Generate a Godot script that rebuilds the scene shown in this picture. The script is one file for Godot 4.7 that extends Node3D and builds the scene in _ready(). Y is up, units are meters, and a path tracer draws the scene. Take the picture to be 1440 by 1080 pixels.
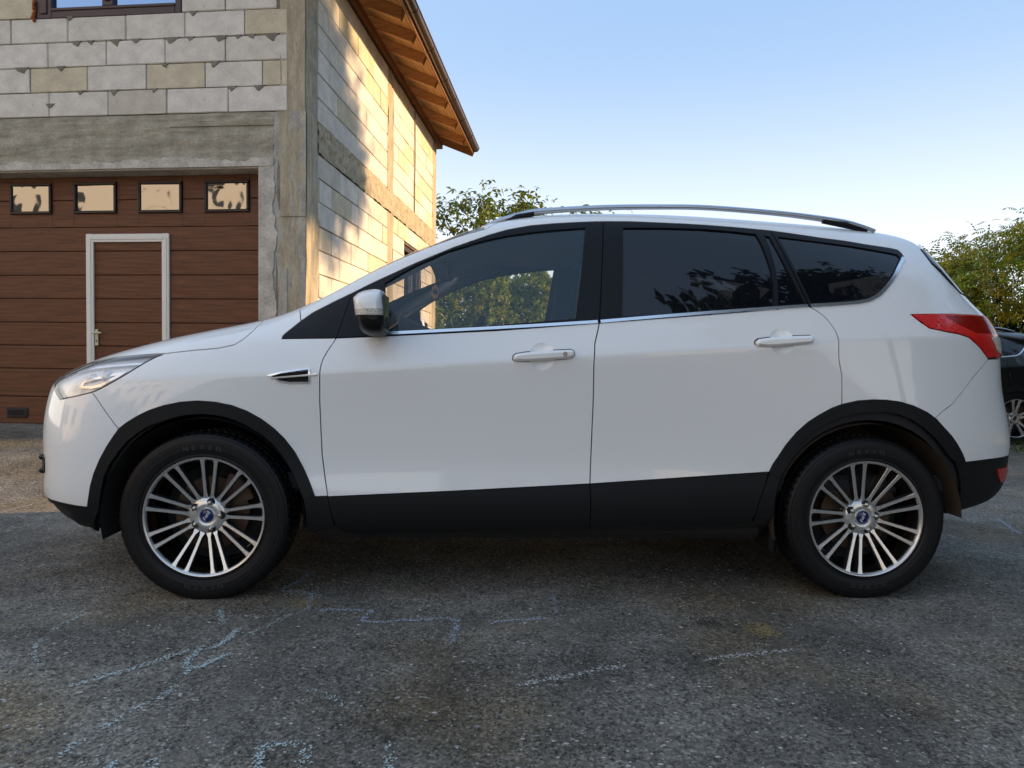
extends Node3D
# A white family car parked in front of an unfinished block house at dusk.

const SUN := Vector3(0.957, 0.232, -0.18)      # towards the low evening sun, behind and right of the car
var M := {}
var used := {}
var CN := Basis()


func _ready() -> void:
	var cam := Camera3D.new()
	cam.name = "camera"
	cam.fov = rad_to_deg(2.0 * atan(540.0 / 980.0))
	cam.near = 0.05; cam.far = 800.0
	cam.transform = Transform3D(Basis(Vector3.FORWARD, -0.0115), Vector3.ZERO)
	cam.transform = Transform3D(Basis(Vector3.RIGHT, deg_to_rad(-1.8)) * Basis(Vector3(0, 0, 1), 0.0115), Vector3(0, 0.957, 0))
	add_child(cam)
	var env := Environment.new()
	env.background_mode = Environment.BG_SKY
	var sk := Sky.new()
	var pm := PanoramaSkyMaterial.new()
	pm.panorama = make_sky()
	pm.energy_multiplier = 1.0
	sk.sky_material = pm
	env.sky = sk
	env.background_energy_multiplier = 1.0
	env.tonemap_mode = Environment.TONE_MAPPER_LINEAR
	env.tonemap_exposure = 1.82
	env.sdfgi_enabled = true; env.ssao_enabled = true; env.ssil_enabled = true
	var we := WorldEnvironment.new()
	we.name = "environment"
	we.environment = env
	add_child(we)
	var sun := DirectionalLight3D.new()
	sun.name = "sun"
	sun.light_color = Color(1.0, 0.84, 0.64)
	sun.light_energy = 1.4
	sun.light_angular_distance = 0.7
	sun.shadow_enabled = true
	sun.basis = Basis.looking_at(-SUN.normalized())
	add_child(sun)
	make_materials()
	make_ground()
	make_house()
	make_cars()
	make_plants()

# ---------------------------------------------------------------- mesh helpers
class MB:
	var v := PackedVector3Array()
	var n := PackedVector3Array()
	var t := PackedVector2Array()
	var t2 := PackedVector2Array()
	func tri(a: Vector3, b: Vector3, c: Vector3) -> void:
		var m := (b - a).cross(c - a).normalized()
		v.append(a); v.append(c); v.append(b)
		n.append(m); n.append(m); n.append(m)
	func trin(a: Vector3, b: Vector3, c: Vector3, na: Vector3, nb: Vector3, nc: Vector3) -> void:
		v.append(a); v.append(c); v.append(b)
		n.append(na); n.append(nc); n.append(nb)
	func quad(a: Vector3, b: Vector3, c: Vector3, d: Vector3) -> void:
		tri(a, b, c); tri(a, c, d)
	func quadn(a: Vector3, b: Vector3, c: Vector3, d: Vector3, na: Vector3, nb: Vector3, nc: Vector3, nd: Vector3) -> void:
		trin(a, b, c, na, nb, nc); trin(a, c, d, na, nc, nd)
	func tout(a: Vector3, b: Vector3, c: Vector3, o: Vector3) -> void:
		if (b - a).cross(c - a).dot((a + b + c) / 3.0 - o) >= 0.0: tri(a, b, c)
		else: tri(a, c, b)
	func qout(a: Vector3, b: Vector3, c: Vector3, d: Vector3, o: Vector3) -> void:
		if (b - a).cross(c - a).dot((a + b + c + d) / 4.0 - o) >= 0.0: quad(a, b, c, d)
		else: quad(a, d, c, b)
	func add(o: MB, x: Transform3D) -> void:
		var flip := x.basis.determinant() < 0.0
		var k := 0
		while k < o.v.size():
			for q in ([0, 2, 1] if flip else [0, 1, 2]):
				v.append(x * o.v[k + q]); n.append((x.basis * o.n[k + q]).normalized())
			k += 3
	func mirrored() -> void:
		var c := v.size()
		var k := 0
		while k < c:
			for q in [0, 2, 1]:
				v.append(v[k + q] * Vector3(1, 1, -1)); n.append(n[k + q] * Vector3(1, 1, -1))
			k += 3
	func planar_uv(s: float) -> void:
		for p in v: t.append(Vector2(p.x, p.y) * s)
	func mesh() -> ArrayMesh:
		var m := ArrayMesh.new()
		if v.is_empty(): return m
		var a := []
		a.resize(Mesh.ARRAY_MAX)
		a[Mesh.ARRAY_VERTEX] = v; a[Mesh.ARRAY_NORMAL] = n
		if t.size() == v.size(): a[Mesh.ARRAY_TEX_UV] = t
		if t2.size() == v.size(): a[Mesh.ARRAY_TEX_UV2] = t2
		m.add_surface_from_arrays(Mesh.PRIMITIVE_TRIANGLES, a)
		return m

func box(b: MB, c: Vector3, s: Vector3, r := 0.0, x := Transform3D()) -> void:
	var h := s / 2.0
	r = minf(r, minf(h.x, minf(h.y, h.z)) * 0.9)
	var o := x * c
	for ax in 3:
		var a1 := (ax + 1) % 3
		var a2 := (ax + 2) % 3
		for sg in [-1.0, 1.0]:
			var q := []
			for w in [[-1.0, -1.0], [1.0, -1.0], [1.0, 1.0], [-1.0, 1.0]]:
				var p := Vector3()
				p[ax] = sg * h[ax]; p[a1] = w[0] * (h[a1] - r); p[a2] = w[1] * (h[a2] - r)
				q.append(x * (c + p))
			b.qout(q[0], q[1], q[2], q[3], o)
		if r > 0.0:
			for s1 in [-1.0, 1.0]:
				for s2 in [-1.0, 1.0]:
					var q := []
					for w in [[-1.0, 0], [1.0, 0], [1.0, 1], [-1.0, 1]]:
						var p := Vector3()
						p[ax] = w[0] * (h[ax] - r)
						p[a1] = s1 * (h[a1] - (r if w[1] == 1 else 0.0)); p[a2] = s2 * (h[a2] - (0.0 if w[1] == 1 else r))
						q.append(x * (c + p))
					b.qout(q[0], q[1], q[2], q[3], o)
	if r > 0.0:
		for i in 8:
			var g := Vector3(-1.0 if i & 1 else 1.0, -1.0 if i & 2 else 1.0, -1.0 if i & 4 else 1.0)
			var q := []
			for ax in 3:
				var p := g * (h - Vector3(r, r, r))
				p[ax] = g[ax] * h[ax]
				q.append(x * (c + p))
			b.tout(q[0], q[1], q[2], o)

func boxm(c: Vector3, s: Vector3, r := 0.0) -> MB:
	var b := MB.new()
	box(b, c, s, r)
	return b

func tube(b: MB, pts: Array, rad: Array, sides := 8, caps := true, flat := Vector2(1, 1)) -> void:
	var rings := []
	var nors := []
	var up := Vector3(0.13, 0.98, 0.17)
	for i in pts.size():
		var d: Vector3 = (pts[mini(i + 1, pts.size() - 1)] - pts[maxi(i - 1, 0)]).normalized()
		var s := d.cross(up)
		if s.length() < 0.1: s = d.cross(Vector3(1, 0, 0.2))
		s = s.normalized()
		up = s.cross(d).normalized()
		var ring := []
		var nn := []
		var r: float = rad[mini(i, rad.size() - 1)]
		for k in sides:
			var a := TAU * k / sides
			ring.append(pts[i] + (s * cos(a) * flat.x + up * sin(a) * flat.y) * r)
			nn.append((s * cos(a) / flat.x + up * sin(a) / flat.y).normalized())
		rings.append(ring); nors.append(nn)
	for i in pts.size() - 1:
		for k in sides:
			var l := (k + 1) % sides
			b.quadn(rings[i][k], rings[i + 1][k], rings[i + 1][l], rings[i][l], nors[i][k], nors[i + 1][k], nors[i + 1][l], nors[i][l])
	if caps:
		for e in [0, pts.size() - 1]:
			for k in sides:
				var l := (k + 1) % sides
				if e == 0: b.tri(pts[e], rings[e][k], rings[e][l])
				else: b.tri(pts[e], rings[e][l], rings[e][k])

# a profile of (radius, z) turned round the z axis; the profile runs so that outside lies to its left
func lathe(b: MB, prof: Array, seg := 32, crease := 0.75, wave = null, a0 := 0.0, a1 := TAU) -> void:
	var m := prof.size()
	var dirs := []
	for i in m - 1:
		var e: Vector2 = (prof[i + 1] - prof[i]).normalized()
		dirs.append(Vector2(-e.y, e.x))
	for i in m - 1:
		var n0: Vector2 = dirs[i]
		var n1: Vector2 = dirs[i]
		if i > 0 and dirs[i - 1].dot(dirs[i]) > crease: n0 = (dirs[i - 1] + dirs[i]).normalized()
		if i < m - 2 and dirs[i + 1].dot(dirs[i]) > crease: n1 = (dirs[i + 1] + dirs[i]).normalized()
		for k in seg:
			var p := []
			var q := []
			for w in [[i, k], [i + 1, k], [i + 1, k + 1], [i, k + 1]]:
				var a: float = a0 + (a1 - a0) * w[1] / seg
				var r: float = prof[w[0]].x
				if wave != null: r += wave.call(w[0], w[1] % seg)
				p.append(Vector3(r * cos(a), r * sin(a), prof[w[0]].y))
				var nn: Vector2 = n0 if w[0] == i else n1
				q.append(Vector3(nn.x * cos(a), nn.x * sin(a), nn.y))
			if wave != null: b.quad(p[0], p[1], p[2], p[3])
			else: b.quadn(p[0], p[1], p[2], p[3], q[0], q[1], q[2], q[3])

# a flat outline in x, y raised from z0 to z1 with a chamfered front edge
func prism(b: MB, poly: PackedVector2Array, z0: float, z1: float, bev := 0.0) -> void:
	if Geometry2D.is_polygon_clockwise(poly): poly.reverse()
	var m := poly.size()
	var top := PackedVector2Array()
	for i in m:
		var e0 := (poly[i] - poly[(i + m - 1) % m]).normalized()
		var e1 := (poly[(i + 1) % m] - poly[i]).normalized()
		var nn := (Vector2(-e0.y, e0.x) + Vector2(-e1.y, e1.x)).normalized()
		top.append(poly[i] + nn * bev)
	var ix := Geometry2D.triangulate_polygon(top)
	var k := 0
	while k + 2 < ix.size():
		var a := top[ix[k]]
		var c := top[ix[k + 1]]
		var d := top[ix[k + 2]]
		if (c - a).cross(d - a) < 0: var sw := c; c = d; d = sw
		b.tri(Vector3(a.x, a.y, z1), Vector3(c.x, c.y, z1), Vector3(d.x, d.y, z1))
		k += 3
	for i in m:
		var j := (i + 1) % m
		var zb := z1 - bev
		b.quad(Vector3(poly[i].x, poly[i].y, z0), Vector3(poly[j].x, poly[j].y, z0), Vector3(poly[j].x, poly[j].y, zb), Vector3(poly[i].x, poly[i].y, zb))
		if bev > 0: b.quad(Vector3(poly[i].x, poly[i].y, zb), Vector3(poly[j].x, poly[j].y, zb), Vector3(top[j].x, top[j].y, z1), Vector3(top[i].x, top[i].y, z1))

func pv(a: Array) -> PackedVector2Array:
	var p := PackedVector2Array()
	for i in a.size() / 2: p.append(Vector2(a[2 * i], a[2 * i + 1]))
	return p

func smooth(p: Array, n := 4) -> Array:
	var o := []
	for i in p.size() - 1:
		for k in n:
			o.append(p[i].cubic_interpolate(p[i + 1], p[maxi(i - 1, 0)], p[mini(i + 2, p.size() - 1)], float(k) / n))
	o.append(p[-1])
	return o

# ---------------------------------------------------------------- naming
func num(called: String, parent: Node) -> String:
	var key := str(parent.get_instance_id()) + called
	used[key] = used.get(key, -1) + 1
	return called if used[key] == 0 else "%s_%03d" % [called, used[key]]

func part(called: String, m, material: Material, parent: Node, x := Transform3D()) -> MeshInstance3D:
	var o := MeshInstance3D.new()
	o.name = num(called, parent)
	o.mesh = m.mesh() if m is MB else m
	o.material_override = material
	o.transform = x
	parent.add_child(o, true)
	return o

func base(called: String, at := Vector3.ZERO, parent: Node = self) -> Node3D:
	var o := Node3D.new()
	o.name = num(called, parent)
	o.position = at
	parent.add_child(o, true)
	return o

func tag(o: Node, label: String, category := "", group := "", kind := "") -> void:
	if label: o.set_meta("label", label)
	if category: o.set_meta("category", category)
	if group: o.set_meta("group", group)
	if kind: o.set_meta("kind", kind)

# ---------------------------------------------------------------- materials
func mat(called: String, c: Color, rough := 0.8, metal := 0.0, spec := 0.5) -> StandardMaterial3D:
	var m := StandardMaterial3D.new()
	m.resource_name = called
	m.albedo_color = c.linear_to_srgb()
	m.roughness = rough; m.metallic = metal; m.metallic_specular = spec
	M[called] = m
	return m

func glass(called: String, c: Color, a: float) -> StandardMaterial3D:
	var m := mat(called, c, 0.02)
	m.transparency = BaseMaterial3D.TRANSPARENCY_ALPHA
	m.albedo_color.a = a
	return m

# sums tiling noise layers [kind, frequency, octaves, strength, seed]; gives values round 0
func layers(size: int, ls: Array) -> PackedFloat32Array:
	var out := PackedFloat32Array()
	out.resize(size * size)
	for l in ls:
		var f := FastNoiseLite.new()
		f.noise_type = l[0]; f.frequency = l[1]; f.fractal_octaves = l[2]; f.seed = l[4]
		if l[2] <= 1: f.fractal_type = FastNoiseLite.FRACTAL_NONE
		if l[0] == FastNoiseLite.TYPE_CELLULAR and l.size() > 5: f.cellular_return_type = l[5]
		var im := f.get_seamless_image(size, size)
		im.convert(Image.FORMAT_L8)
		var d := im.get_data()
		var s: float = l[3] / 127.5
		for i in out.size(): out[i] += (d[i] - 127.5) * s
	return out

func tex_from(size: int, h: PackedFloat32Array, f: Callable) -> ImageTexture:
	var d := PackedByteArray()
	d.resize(size * size * 3)
	for i in h.size():
		var c: Color = f.call(h[i], i)
		d[3 * i] = clampi(int(c.r * 255), 0, 255); d[3 * i + 1] = clampi(int(c.g * 255), 0, 255); d[3 * i + 2] = clampi(int(c.b * 255), 0, 255)
	return ImageTexture.create_from_image(Image.create_from_data(size, size, false, Image.FORMAT_RGB8, d))

func grey_tex(size: int, h: PackedFloat32Array, mid: float, amp: float) -> ImageTexture:
	var d := PackedByteArray()
	d.resize(size * size)
	for i in h.size(): d[i] = clampi(int((mid + h[i] * amp) * 255), 0, 255)
	return ImageTexture.create_from_image(Image.create_from_data(size, size, false, Image.FORMAT_L8, d))

func tri_map(m: StandardMaterial3D, t: Texture2D, s: Vector3, bump: Texture2D = null, depth := 0.3, world := true) -> StandardMaterial3D:
	m.albedo_texture = t
	m.uv1_triplanar = true; m.uv1_world_triplanar = world; m.uv1_scale = s
	if bump:
		m.heightmap_enabled = true; m.heightmap_texture = bump; m.heightmap_scale = depth
	return m

func copy_mat(called: String, from: String, c: Color) -> StandardMaterial3D:
	var m: StandardMaterial3D = M[from].duplicate()
	m.resource_name = called
	m.albedo_color = c.linear_to_srgb()
	M[called] = m
	return m

func make_materials() -> void:
	var S := FastNoiseLite.TYPE_SIMPLEX_SMOOTH
	var P := FastNoiseLite.TYPE_PERLIN
	var C := FastNoiseLite.TYPE_CELLULAR
	# rough asphalt: stones in bitumen, some of them pale
	var stones := layers(1024, [[C, 0.20, 1, 0.48, 5, 0], [S, 0.30, 2, 0.5, 8], [S, 0.03, 4, 0.25, 3], [S, 0.006, 3, 0.12, 4]])
	var pale := layers(1024, [[C, 0.24, 1, 1.0, 21, 0]])
	var fine := layers(1024, [[S, 0.5, 1, 1.0, 31]])
	var asph := tex_from(1024, stones, func(h: float, i: int) -> Color:
		var g := 0.49 + 0.19 * h + 0.08 * fine[i]
		if pale[i] > 0.72: g += 0.14
		if h < -0.45: g -= 0.10
		return Color(g, g * 0.99, g * 0.97))
	var abump := grey_tex(1024, stones, 0.5, 0.4)
	var am := mat("asphalt", Color(1.0, 0.935, 0.82), 0.88, 0.0, 0.35)
	am.albedo_texture = asph
	am.heightmap_enabled = true; am.heightmap_texture = abump; am.heightmap_scale = 0.7
	var patch := layers(512, [[S, 0.012, 4, 0.9, 77], [S, 0.05, 4, 0.5, 78], [P, 0.2, 2, 0.12, 79]])
	var brown := layers(512, [[S, 0.016, 3, 1.0, 80]])
	am.detail_enabled = true; am.detail_blend_mode = BaseMaterial3D.BLEND_MODE_MUL; am.detail_uv_layer = BaseMaterial3D.DETAIL_UV_2
	am.detail_albedo = tex_from(512, patch, func(h: float, i: int) -> Color:
		var g := clampf(0.87 + 0.22 * h, 0.58, 1.0)
		var w := clampf(brown[i] * 0.7 + 0.1, 0.0, 0.6)
		return Color(g, g * (1.0 - 0.10 * w), g * (1.0 - 0.28 * w)))
	mat("grit", Color(0.20, 0.195, 0.185), 0.9).vertex_color_use_as_albedo = true
	for c in [["cyan", Color(0.48, 0.59, 0.58)], ["blue", Color(0.42, 0.50, 0.60)], ["white", Color(0.55, 0.54, 0.52)], ["pink", Color(0.36, 0.22, 0.20)], ["tan", Color(0.34, 0.25, 0.12)], ["dark", Color(0.03, 0.03, 0.03)]]: mat("chalk_" + c[0], c[1], 0.95, 0.0, 0.2)
	# concrete and blocks
	var con := layers(512, [[S, 0.01, 4, 0.7, 1], [S, 0.06, 4, 0.5, 2], [P, 0.35, 2, 0.25, 4]])
	var pits := layers(512, [[S, 0.07, 3, 1.0, 9]])
	var cont := tex_from(512, con, func(h: float, i: int) -> Color:
		var g := 0.88 + 0.16 * h
		if pits[i] > 0.55: g -= 0.35 * minf((pits[i] - 0.55) / 0.25, 1.0)
		return Color(g, g * 0.985, g * 0.955))
	var conb := grey_tex(512, con, 0.5, 0.35)
	tri_map(mat("concrete", Color(0.46, 0.43, 0.365), 0.9, 0.0, 0.3), cont, Vector3(0.8, 0.8, 0.8), conb, 0.5)
	var b2 := copy_mat("beam_concrete", "concrete", Color(0.47, 0.445, 0.37)); b2.uv1_scale = Vector3(0.75, 1.0, 0.75)
	var b3 := copy_mat("column_concrete", "concrete", Color(0.54, 0.525, 0.475)); b3.uv1_scale = Vector3(1.1, 0.7, 1.1)
	copy_mat("side_concrete", "concrete", Color(0.56, 0.50, 0.38)).uv1_scale = Vector3(1.5, 0.35, 1.5)
	copy_mat("plaster", "concrete", Color(0.68, 0.655, 0.60)).heightmap_scale = 0.15
	copy_mat("mortar", "concrete", Color(0.30, 0.275, 0.235))
	var bl := layers(512, [[S, 0.008, 3, 0.55, 41], [S, 0.05, 3, 0.3, 42], [P, 0.4, 2, 0.3, 43]])
	var scr := layers(512, [[S, 0.035, 4, 1.0, 49]])
	var blt := tex_from(512, bl, func(h: float, i: int) -> Color:
		var g := 0.92 + 0.10 * h
		if scr[i] > 0.52: g -= 0.45 * (scr[i] - 0.52)
		return Color(g, g * 0.99, g * 0.975))
	tri_map(mat("block_grey", Color(0.82, 0.785, 0.71), 0.92, 0.0, 0.3), blt, Vector3(1.1, 1.1, 1.1), grey_tex(512, bl, 0.5, 0.3), 0.35)
	copy_mat("block_white", "block_grey", Color(0.85, 0.815, 0.75)); copy_mat("block_pale", "block_grey", Color(0.78, 0.745, 0.67))
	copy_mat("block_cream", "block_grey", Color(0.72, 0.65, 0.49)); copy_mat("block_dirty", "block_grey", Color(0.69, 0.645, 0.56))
	# brown wood-look door, timber
	var wd := layers(512, [[P, 0.02, 3, 0.7, 51], [S, 0.12, 2, 0.4, 52]])
	var wdt := tex_from(512, wd, func(h: float, _i: int) -> Color: var g := 0.80 + 0.2 * h; return Color(g, g, g))
	tri_map(mat("door_brown", Color(0.225, 0.085, 0.038), 0.55, 0.0, 0.4), wdt, Vector3(0.25, 4.0, 0.25), grey_tex(512, wd, 0.5, 0.4), 0.08)
	mat("door_dark", Color(0.022, 0.013, 0.010), 0.5)
	mat("frame_brown", Color(0.050, 0.022, 0.018), 0.35)
	tri_map(mat("timber", Color(0.66, 0.31, 0.10), 0.65, 0.0, 0.4), wdt, Vector3(0.35, 3.0, 3.0))
	copy_mat("timber_dark", "timber", Color(0.36, 0.15, 0.05)); copy_mat("board", "timber", Color(0.78, 0.40, 0.14))
	mat("gutter", Color(0.11, 0.062, 0.040), 0.32, 0.6)
	mat("roof_tile", Color(0.12, 0.05, 0.03), 0.7)
	mat("white_plastic", Color(0.78, 0.75, 0.68), 0.4); mat("handle_cream", Color(0.60, 0.54, 0.36), 0.4)
	mat("rust", Color(0.32, 0.09, 0.02), 0.95); mat("dark_hole", Color(0.012, 0.011, 0.011), 0.9)
	mat("house_glass", Color(0.24, 0.36, 0.56), 0.02, 1.0); mat("acrylic_pane", Color(0.25, 0.255, 0.26), 0.03, 1.0)  # house panes: a mirror whose blue colour stands in for reflected sky
	var wv := layers(256, [[S, 0.012, 2, 1.0, 91]])
	tri_map(M.acrylic_pane, null, Vector3(0.9, 0.9, 0.9), grey_tex(256, wv, 0.5, 0.45), 0.35)
	mat("room_paper", Color(0.55, 0.40, 0.22), 0.8)
	# car
	var pw := mat("paint_white", Color(0.84, 0.84, 0.815), 0.42)
	pw.clearcoat_enabled = true; pw.clearcoat = 1.0; pw.clearcoat_roughness = 0.02
	var pb := mat("paint_black", Color(0.006, 0.007, 0.009), 0.3)
	pb.clearcoat_enabled = true; pb.clearcoat = 1.0; pb.clearcoat_roughness = 0.02
	var grainy := layers(256, [[P, 0.3, 2, 1.0, 61]])
	var pl := mat("cladding", Color(0.010, 0.011, 0.012), 0.5, 0.0, 0.30)
	tri_map(pl, null, Vector3(9, 9, 9), grey_tex(256, grainy, 0.5, 0.4), 0.02)
	mat("gloss_black", Color(0.010, 0.010, 0.013), 0.08); mat("satin_black", Color(0.008, 0.008, 0.009), 0.4, 0.0, 0.32)
	mat("inner_dark", Color(0.012, 0.012, 0.013), 0.8); mat("liner", Color(0.010, 0.010, 0.010), 0.95)
	mat("liner_dusty", Color(0.045, 0.032, 0.020), 0.95)
	var rb := mat("rubber", Color(0.007, 0.007, 0.0075), 0.44, 0.0, 0.35)
	rb.rim_enabled = false
	mat("rubber_letter", Color(0.016, 0.016, 0.016), 0.6)
	mat("chrome", Color(0.80, 0.81, 0.83), 0.16, 0.85); mat("alloy", Color(0.63, 0.625, 0.61), 0.25, 0.75); mat("alloy_dark", Color(0.10, 0.10, 0.105), 0.3, 0.8); mat("alloy_barrel", Color(0.25, 0.245, 0.24), 0.2, 1.0)
	mat("brushed", Color(0.50, 0.52, 0.55), 0.28, 1.0); mat("steel_rusty", Color(0.10, 0.065, 0.045), 0.6, 0.7)
	mat("lug", Color(0.42, 0.40, 0.37), 0.25, 1.0); mat("badge_blue", Color(0.008, 0.018, 0.09), 0.15); mat("badge_white", Color(0.7, 0.7, 0.7), 0.3)
	glass("sky_veil_glass", Color(0.05, 0.12, 0.16), 0.19); glass("privacy_glass", Color(0.006, 0.007, 0.010), 0.90); glass("lamp_glass", Color(0.5, 0.52, 0.55), 0.10)  # front glass carries a bluish veil standing in for reflected sky
	var hm := layers(256, [[C, 0.09, 1, 1.0, 71, 1]])
	var tl := mat("tail_red", Color(0.70, 0.012, 0.010), 0.3)
	tl.clearcoat_enabled = true; tl.clearcoat = 1.0; tl.clearcoat_roughness = 0.02
	tri_map(tl, null, Vector3(5, 5, 5), grey_tex(256, hm, 0.5, 0.5), 0.22, false)
	var tw := mat("tail_clear", Color(0.62, 0.58, 0.50), 0.12, 0.3)
	tri_map(tw, null, Vector3(9, 9, 9), grey_tex(256, hm, 0.5, 0.5), 0.4, false)
	mat("tail_dark", Color(0.26, 0.006, 0.006), 0.12); mat("amber", Color(0.55, 0.20, 0.03), 0.3); mat("reflector", Color(0.45, 0.02, 0.02), 0.2)
	mat("lamp_inner", Color(0.74, 0.75, 0.76), 0.22, 0.2); mat("lamp_dark", Color(0.05, 0.05, 0.055), 0.3)
	mat("cloth", Color(0.03, 0.03, 0.033), 0.9); mat("headliner", Color(0.40, 0.39, 0.37), 0.95); mat("dash", Color(0.022, 0.022, 0.024), 0.7); mat("pillar_trim", Color(0.28, 0.28, 0.27), 0.8)
	# plants
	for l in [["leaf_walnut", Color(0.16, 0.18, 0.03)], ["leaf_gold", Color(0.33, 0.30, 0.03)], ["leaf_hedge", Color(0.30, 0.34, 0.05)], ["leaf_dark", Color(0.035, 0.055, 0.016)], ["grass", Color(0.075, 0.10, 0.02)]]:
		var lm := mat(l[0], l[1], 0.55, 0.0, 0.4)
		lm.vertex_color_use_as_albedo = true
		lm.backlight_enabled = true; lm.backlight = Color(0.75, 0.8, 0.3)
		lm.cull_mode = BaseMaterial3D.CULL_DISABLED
	tri_map(mat("bark", Color(0.10, 0.08, 0.06), 0.9), cont, Vector3(4, 1, 4), conb, 1.0)
	mat("bounce_wall", Color(0.76, 0.73, 0.67), 0.9); mat("pole", Color(0.25, 0.24, 0.22), 0.9); mat("cable", Color(0.02, 0.02, 0.02), 0.7)  # house wall kept pale so the unseen houses bounce more light
	mat("freshener", Color(0.50, 0.22, 0.03), 0.5); mat("freshener_face", Color(0.03, 0.06, 0.12), 0.5)

# ---------------------------------------------------------------- sky
func make_sky() -> ImageTexture:
	var w := 512
	var h := 256
	var im := Image.create_empty(w, h, false, Image.FORMAT_RGBF)
	var sun := SUN.normalized()
	var haze := Color(0.765, 0.79, 0.785)
	var zen := Color(0.225, 0.342, 0.525)
	for y in h:
		var el := PI * (0.5 - (y + 0.5) / h)
		for x in w:
			var az := TAU * ((x + 0.5) / w - 0.5)
			var d := Vector3(sin(az) * cos(el), sin(el), -cos(az) * cos(el))
			var up := maxf(d.y, 0.0)
			var c := haze.lerp(zen, smoothstep(0.0, 1.0, minf(pow(up / 0.46, 0.85), 1.0)))
			var g := d.dot(sun) * 0.5 + 0.5
			c += Color(0.66, 0.50, 0.29) * pow(g, 5.0) * (0.35 + 0.65 * (1.0 - up)) * 0.95
			c += Color(0.5, 0.33, 0.14) * pow(g, 40.0) * 2.0
			if d.y < 0.0: c = c.lerp(Color(0.25, 0.24, 0.22), clampf(-d.y * 8.0, 0, 1))
			im.set_pixel(x, y, c)
	return ImageTexture.create_from_image(im)

# height of the yard: flat by the car, rising to the garage door
func ground_y(x: float, z: float) -> float:
	return -0.014 + 0.259 * smoothstep(4.3, 7.1, -z) * (1.0 - smoothstep(-1.4, 0.8, x))

func make_ground() -> void:
	var xs := []
	var zs := []
	for e in [-260.0, -120.0, -60.0, -30.0, -18.0, -12.0]: xs.append(e)
	for i in 81: xs.append(-9.0 + i * 0.25)
	for e in [14.0, 18.0, 30.0, 60.0, 120.0, 260.0]: xs.append(e)
	for e in [-260.0, -120.0, -60.0, -35.0, -24.0, -18.0]: zs.append(e)
	for i in 73: zs.append(-15.0 + i * 0.25)
	for e in [5.0, 8.0, 14.0, 30.0, 60.0, 120.0, 260.0]: zs.append(e)
	var b := MB.new()
	for i in xs.size() - 1:
		for j in zs.size() - 1:
			var q := []
			for w in [[0, 0], [0, 1], [1, 1], [1, 0]]:
				q.append(Vector3(xs[i + w[0]], ground_y(xs[i + w[0]], zs[j + w[1]]), zs[j + w[1]]))
			b.quad(q[0], q[1], q[2], q[3])
	for p in b.v:
		b.t.append(Vector2(p.x, p.z) / 1.75)
		b.t2.append(Vector2(p.x * 0.94 + p.z * 0.34, p.z * 0.94 - p.x * 0.34) / 9.5 + Vector2(0.31, 0.17))
	var g := part("ground", b, M.asphalt, self)
	tag(g, "worn grey asphalt yard with chalk scribbles and grit", "ground", "", "structure")
	var rng := RandomNumberGenerator.new()
	rng.seed = 11
	for c in CHALK:
		var p := pv(c[2])
		var mb := MB.new()
		for i in p.size() - 1:
			var l := p[i].distance_to(p[i + 1])
			var cnt := int(l * 900.0 * c[1]) + 2
			for k in cnt:
				var q := p[i].lerp(p[i + 1], rng.randf()) + Vector2(rng.randfn(0, 0.0075), rng.randfn(0, 0.0075)) * (4.0 if c[0] == "tan" or c[0] == "dark" else 1.0)
				var s := 0.0017 + 0.0030 * rng.randf() * rng.randf()
				var a := rng.randf() * TAU
				var o := Vector3(q.x, ground_y(q.x, q.y) + 0.0042 + 0.001 * rng.randf(), q.y)
				var e := Vector3(cos(a), 0, sin(a)) * s * 1.5
				var f := Vector3(-sin(a), 0, cos(a)) * s * 0.8
				mb.quad(o - e - f * 0.6, o + f, o + e + f * 0.3, o - f)
		part("stain" if c[0] == "tan" or c[0] == "dark" else "chalk_mark", mb, M["chalk_" + c[0]], g)
	# loose grit
	var st := MB.new()
	var ico := []
	for k in 5: ico.append(Vector3(cos(TAU * k / 5), 0.0, sin(TAU * k / 5)) * (0.85 + 0.3 * rng.randf()))
	for k in 5:
		st.tri(ico[(k + 1) % 5], ico[k], Vector3(0.1, 0.62, 0.05))
		st.tri(ico[k], ico[(k + 1) % 5], Vector3(0, -0.3, 0))
	var mm := MultiMesh.new()
	mm.transform_format = MultiMesh.TRANSFORM_3D
	mm.use_colors = true
	mm.mesh = st.mesh()
	mm.instance_count = 45000
	for i in mm.instance_count:
		var z := -1.0 - 5.6 * pow(rng.randf(), 1.25)
		var x := (rng.randf() * 2.0 - 1.0) * (0.85 * -z + 0.4)
		var s := 0.0016 + 0.0042 * pow(rng.randf(), 3.0)
		var bs := Basis(Vector3.UP, rng.randf() * TAU).scaled(Vector3(s * (0.8 + rng.randf()), s * (0.5 + 0.5 * rng.randf()), s))
		mm.set_instance_transform(i, Transform3D(bs, Vector3(x, ground_y(x, z) + 0.0008, z)))
		var t := 0.35 + 1.0 * rng.randf()
		if rng.randf() < 0.15: t = 2.2
		mm.set_instance_color(i, Color(t, t * 0.98, t * 0.94))
	var gr := MultiMeshInstance3D.new()
	gr.name = "gravel"; gr.multimesh = mm; gr.material_override = M.grit
	add_child(gr, true)
	tag(gr, "fine loose grit scattered over the asphalt", "gravel", "", "stuff")

# ---------------------------------------------------------------- the house
const HC := Vector3(-2.0304, 0, -6.8452)
var FF := Transform3D(Basis(Vector3(0.9945, 0, 0.1044), Vector3.UP, Vector3(-0.1044, 0, 0.9945)), Vector3.ZERO)   # front wall: x to the right, z outwards
var FS := Transform3D(Basis(Vector3(0.0847, 0, -0.9964), Vector3.UP, Vector3(0.9964, 0, 0.0847)), Vector3.ZERO)   # side wall: x away, z outwards
var block_meshes := []

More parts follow.
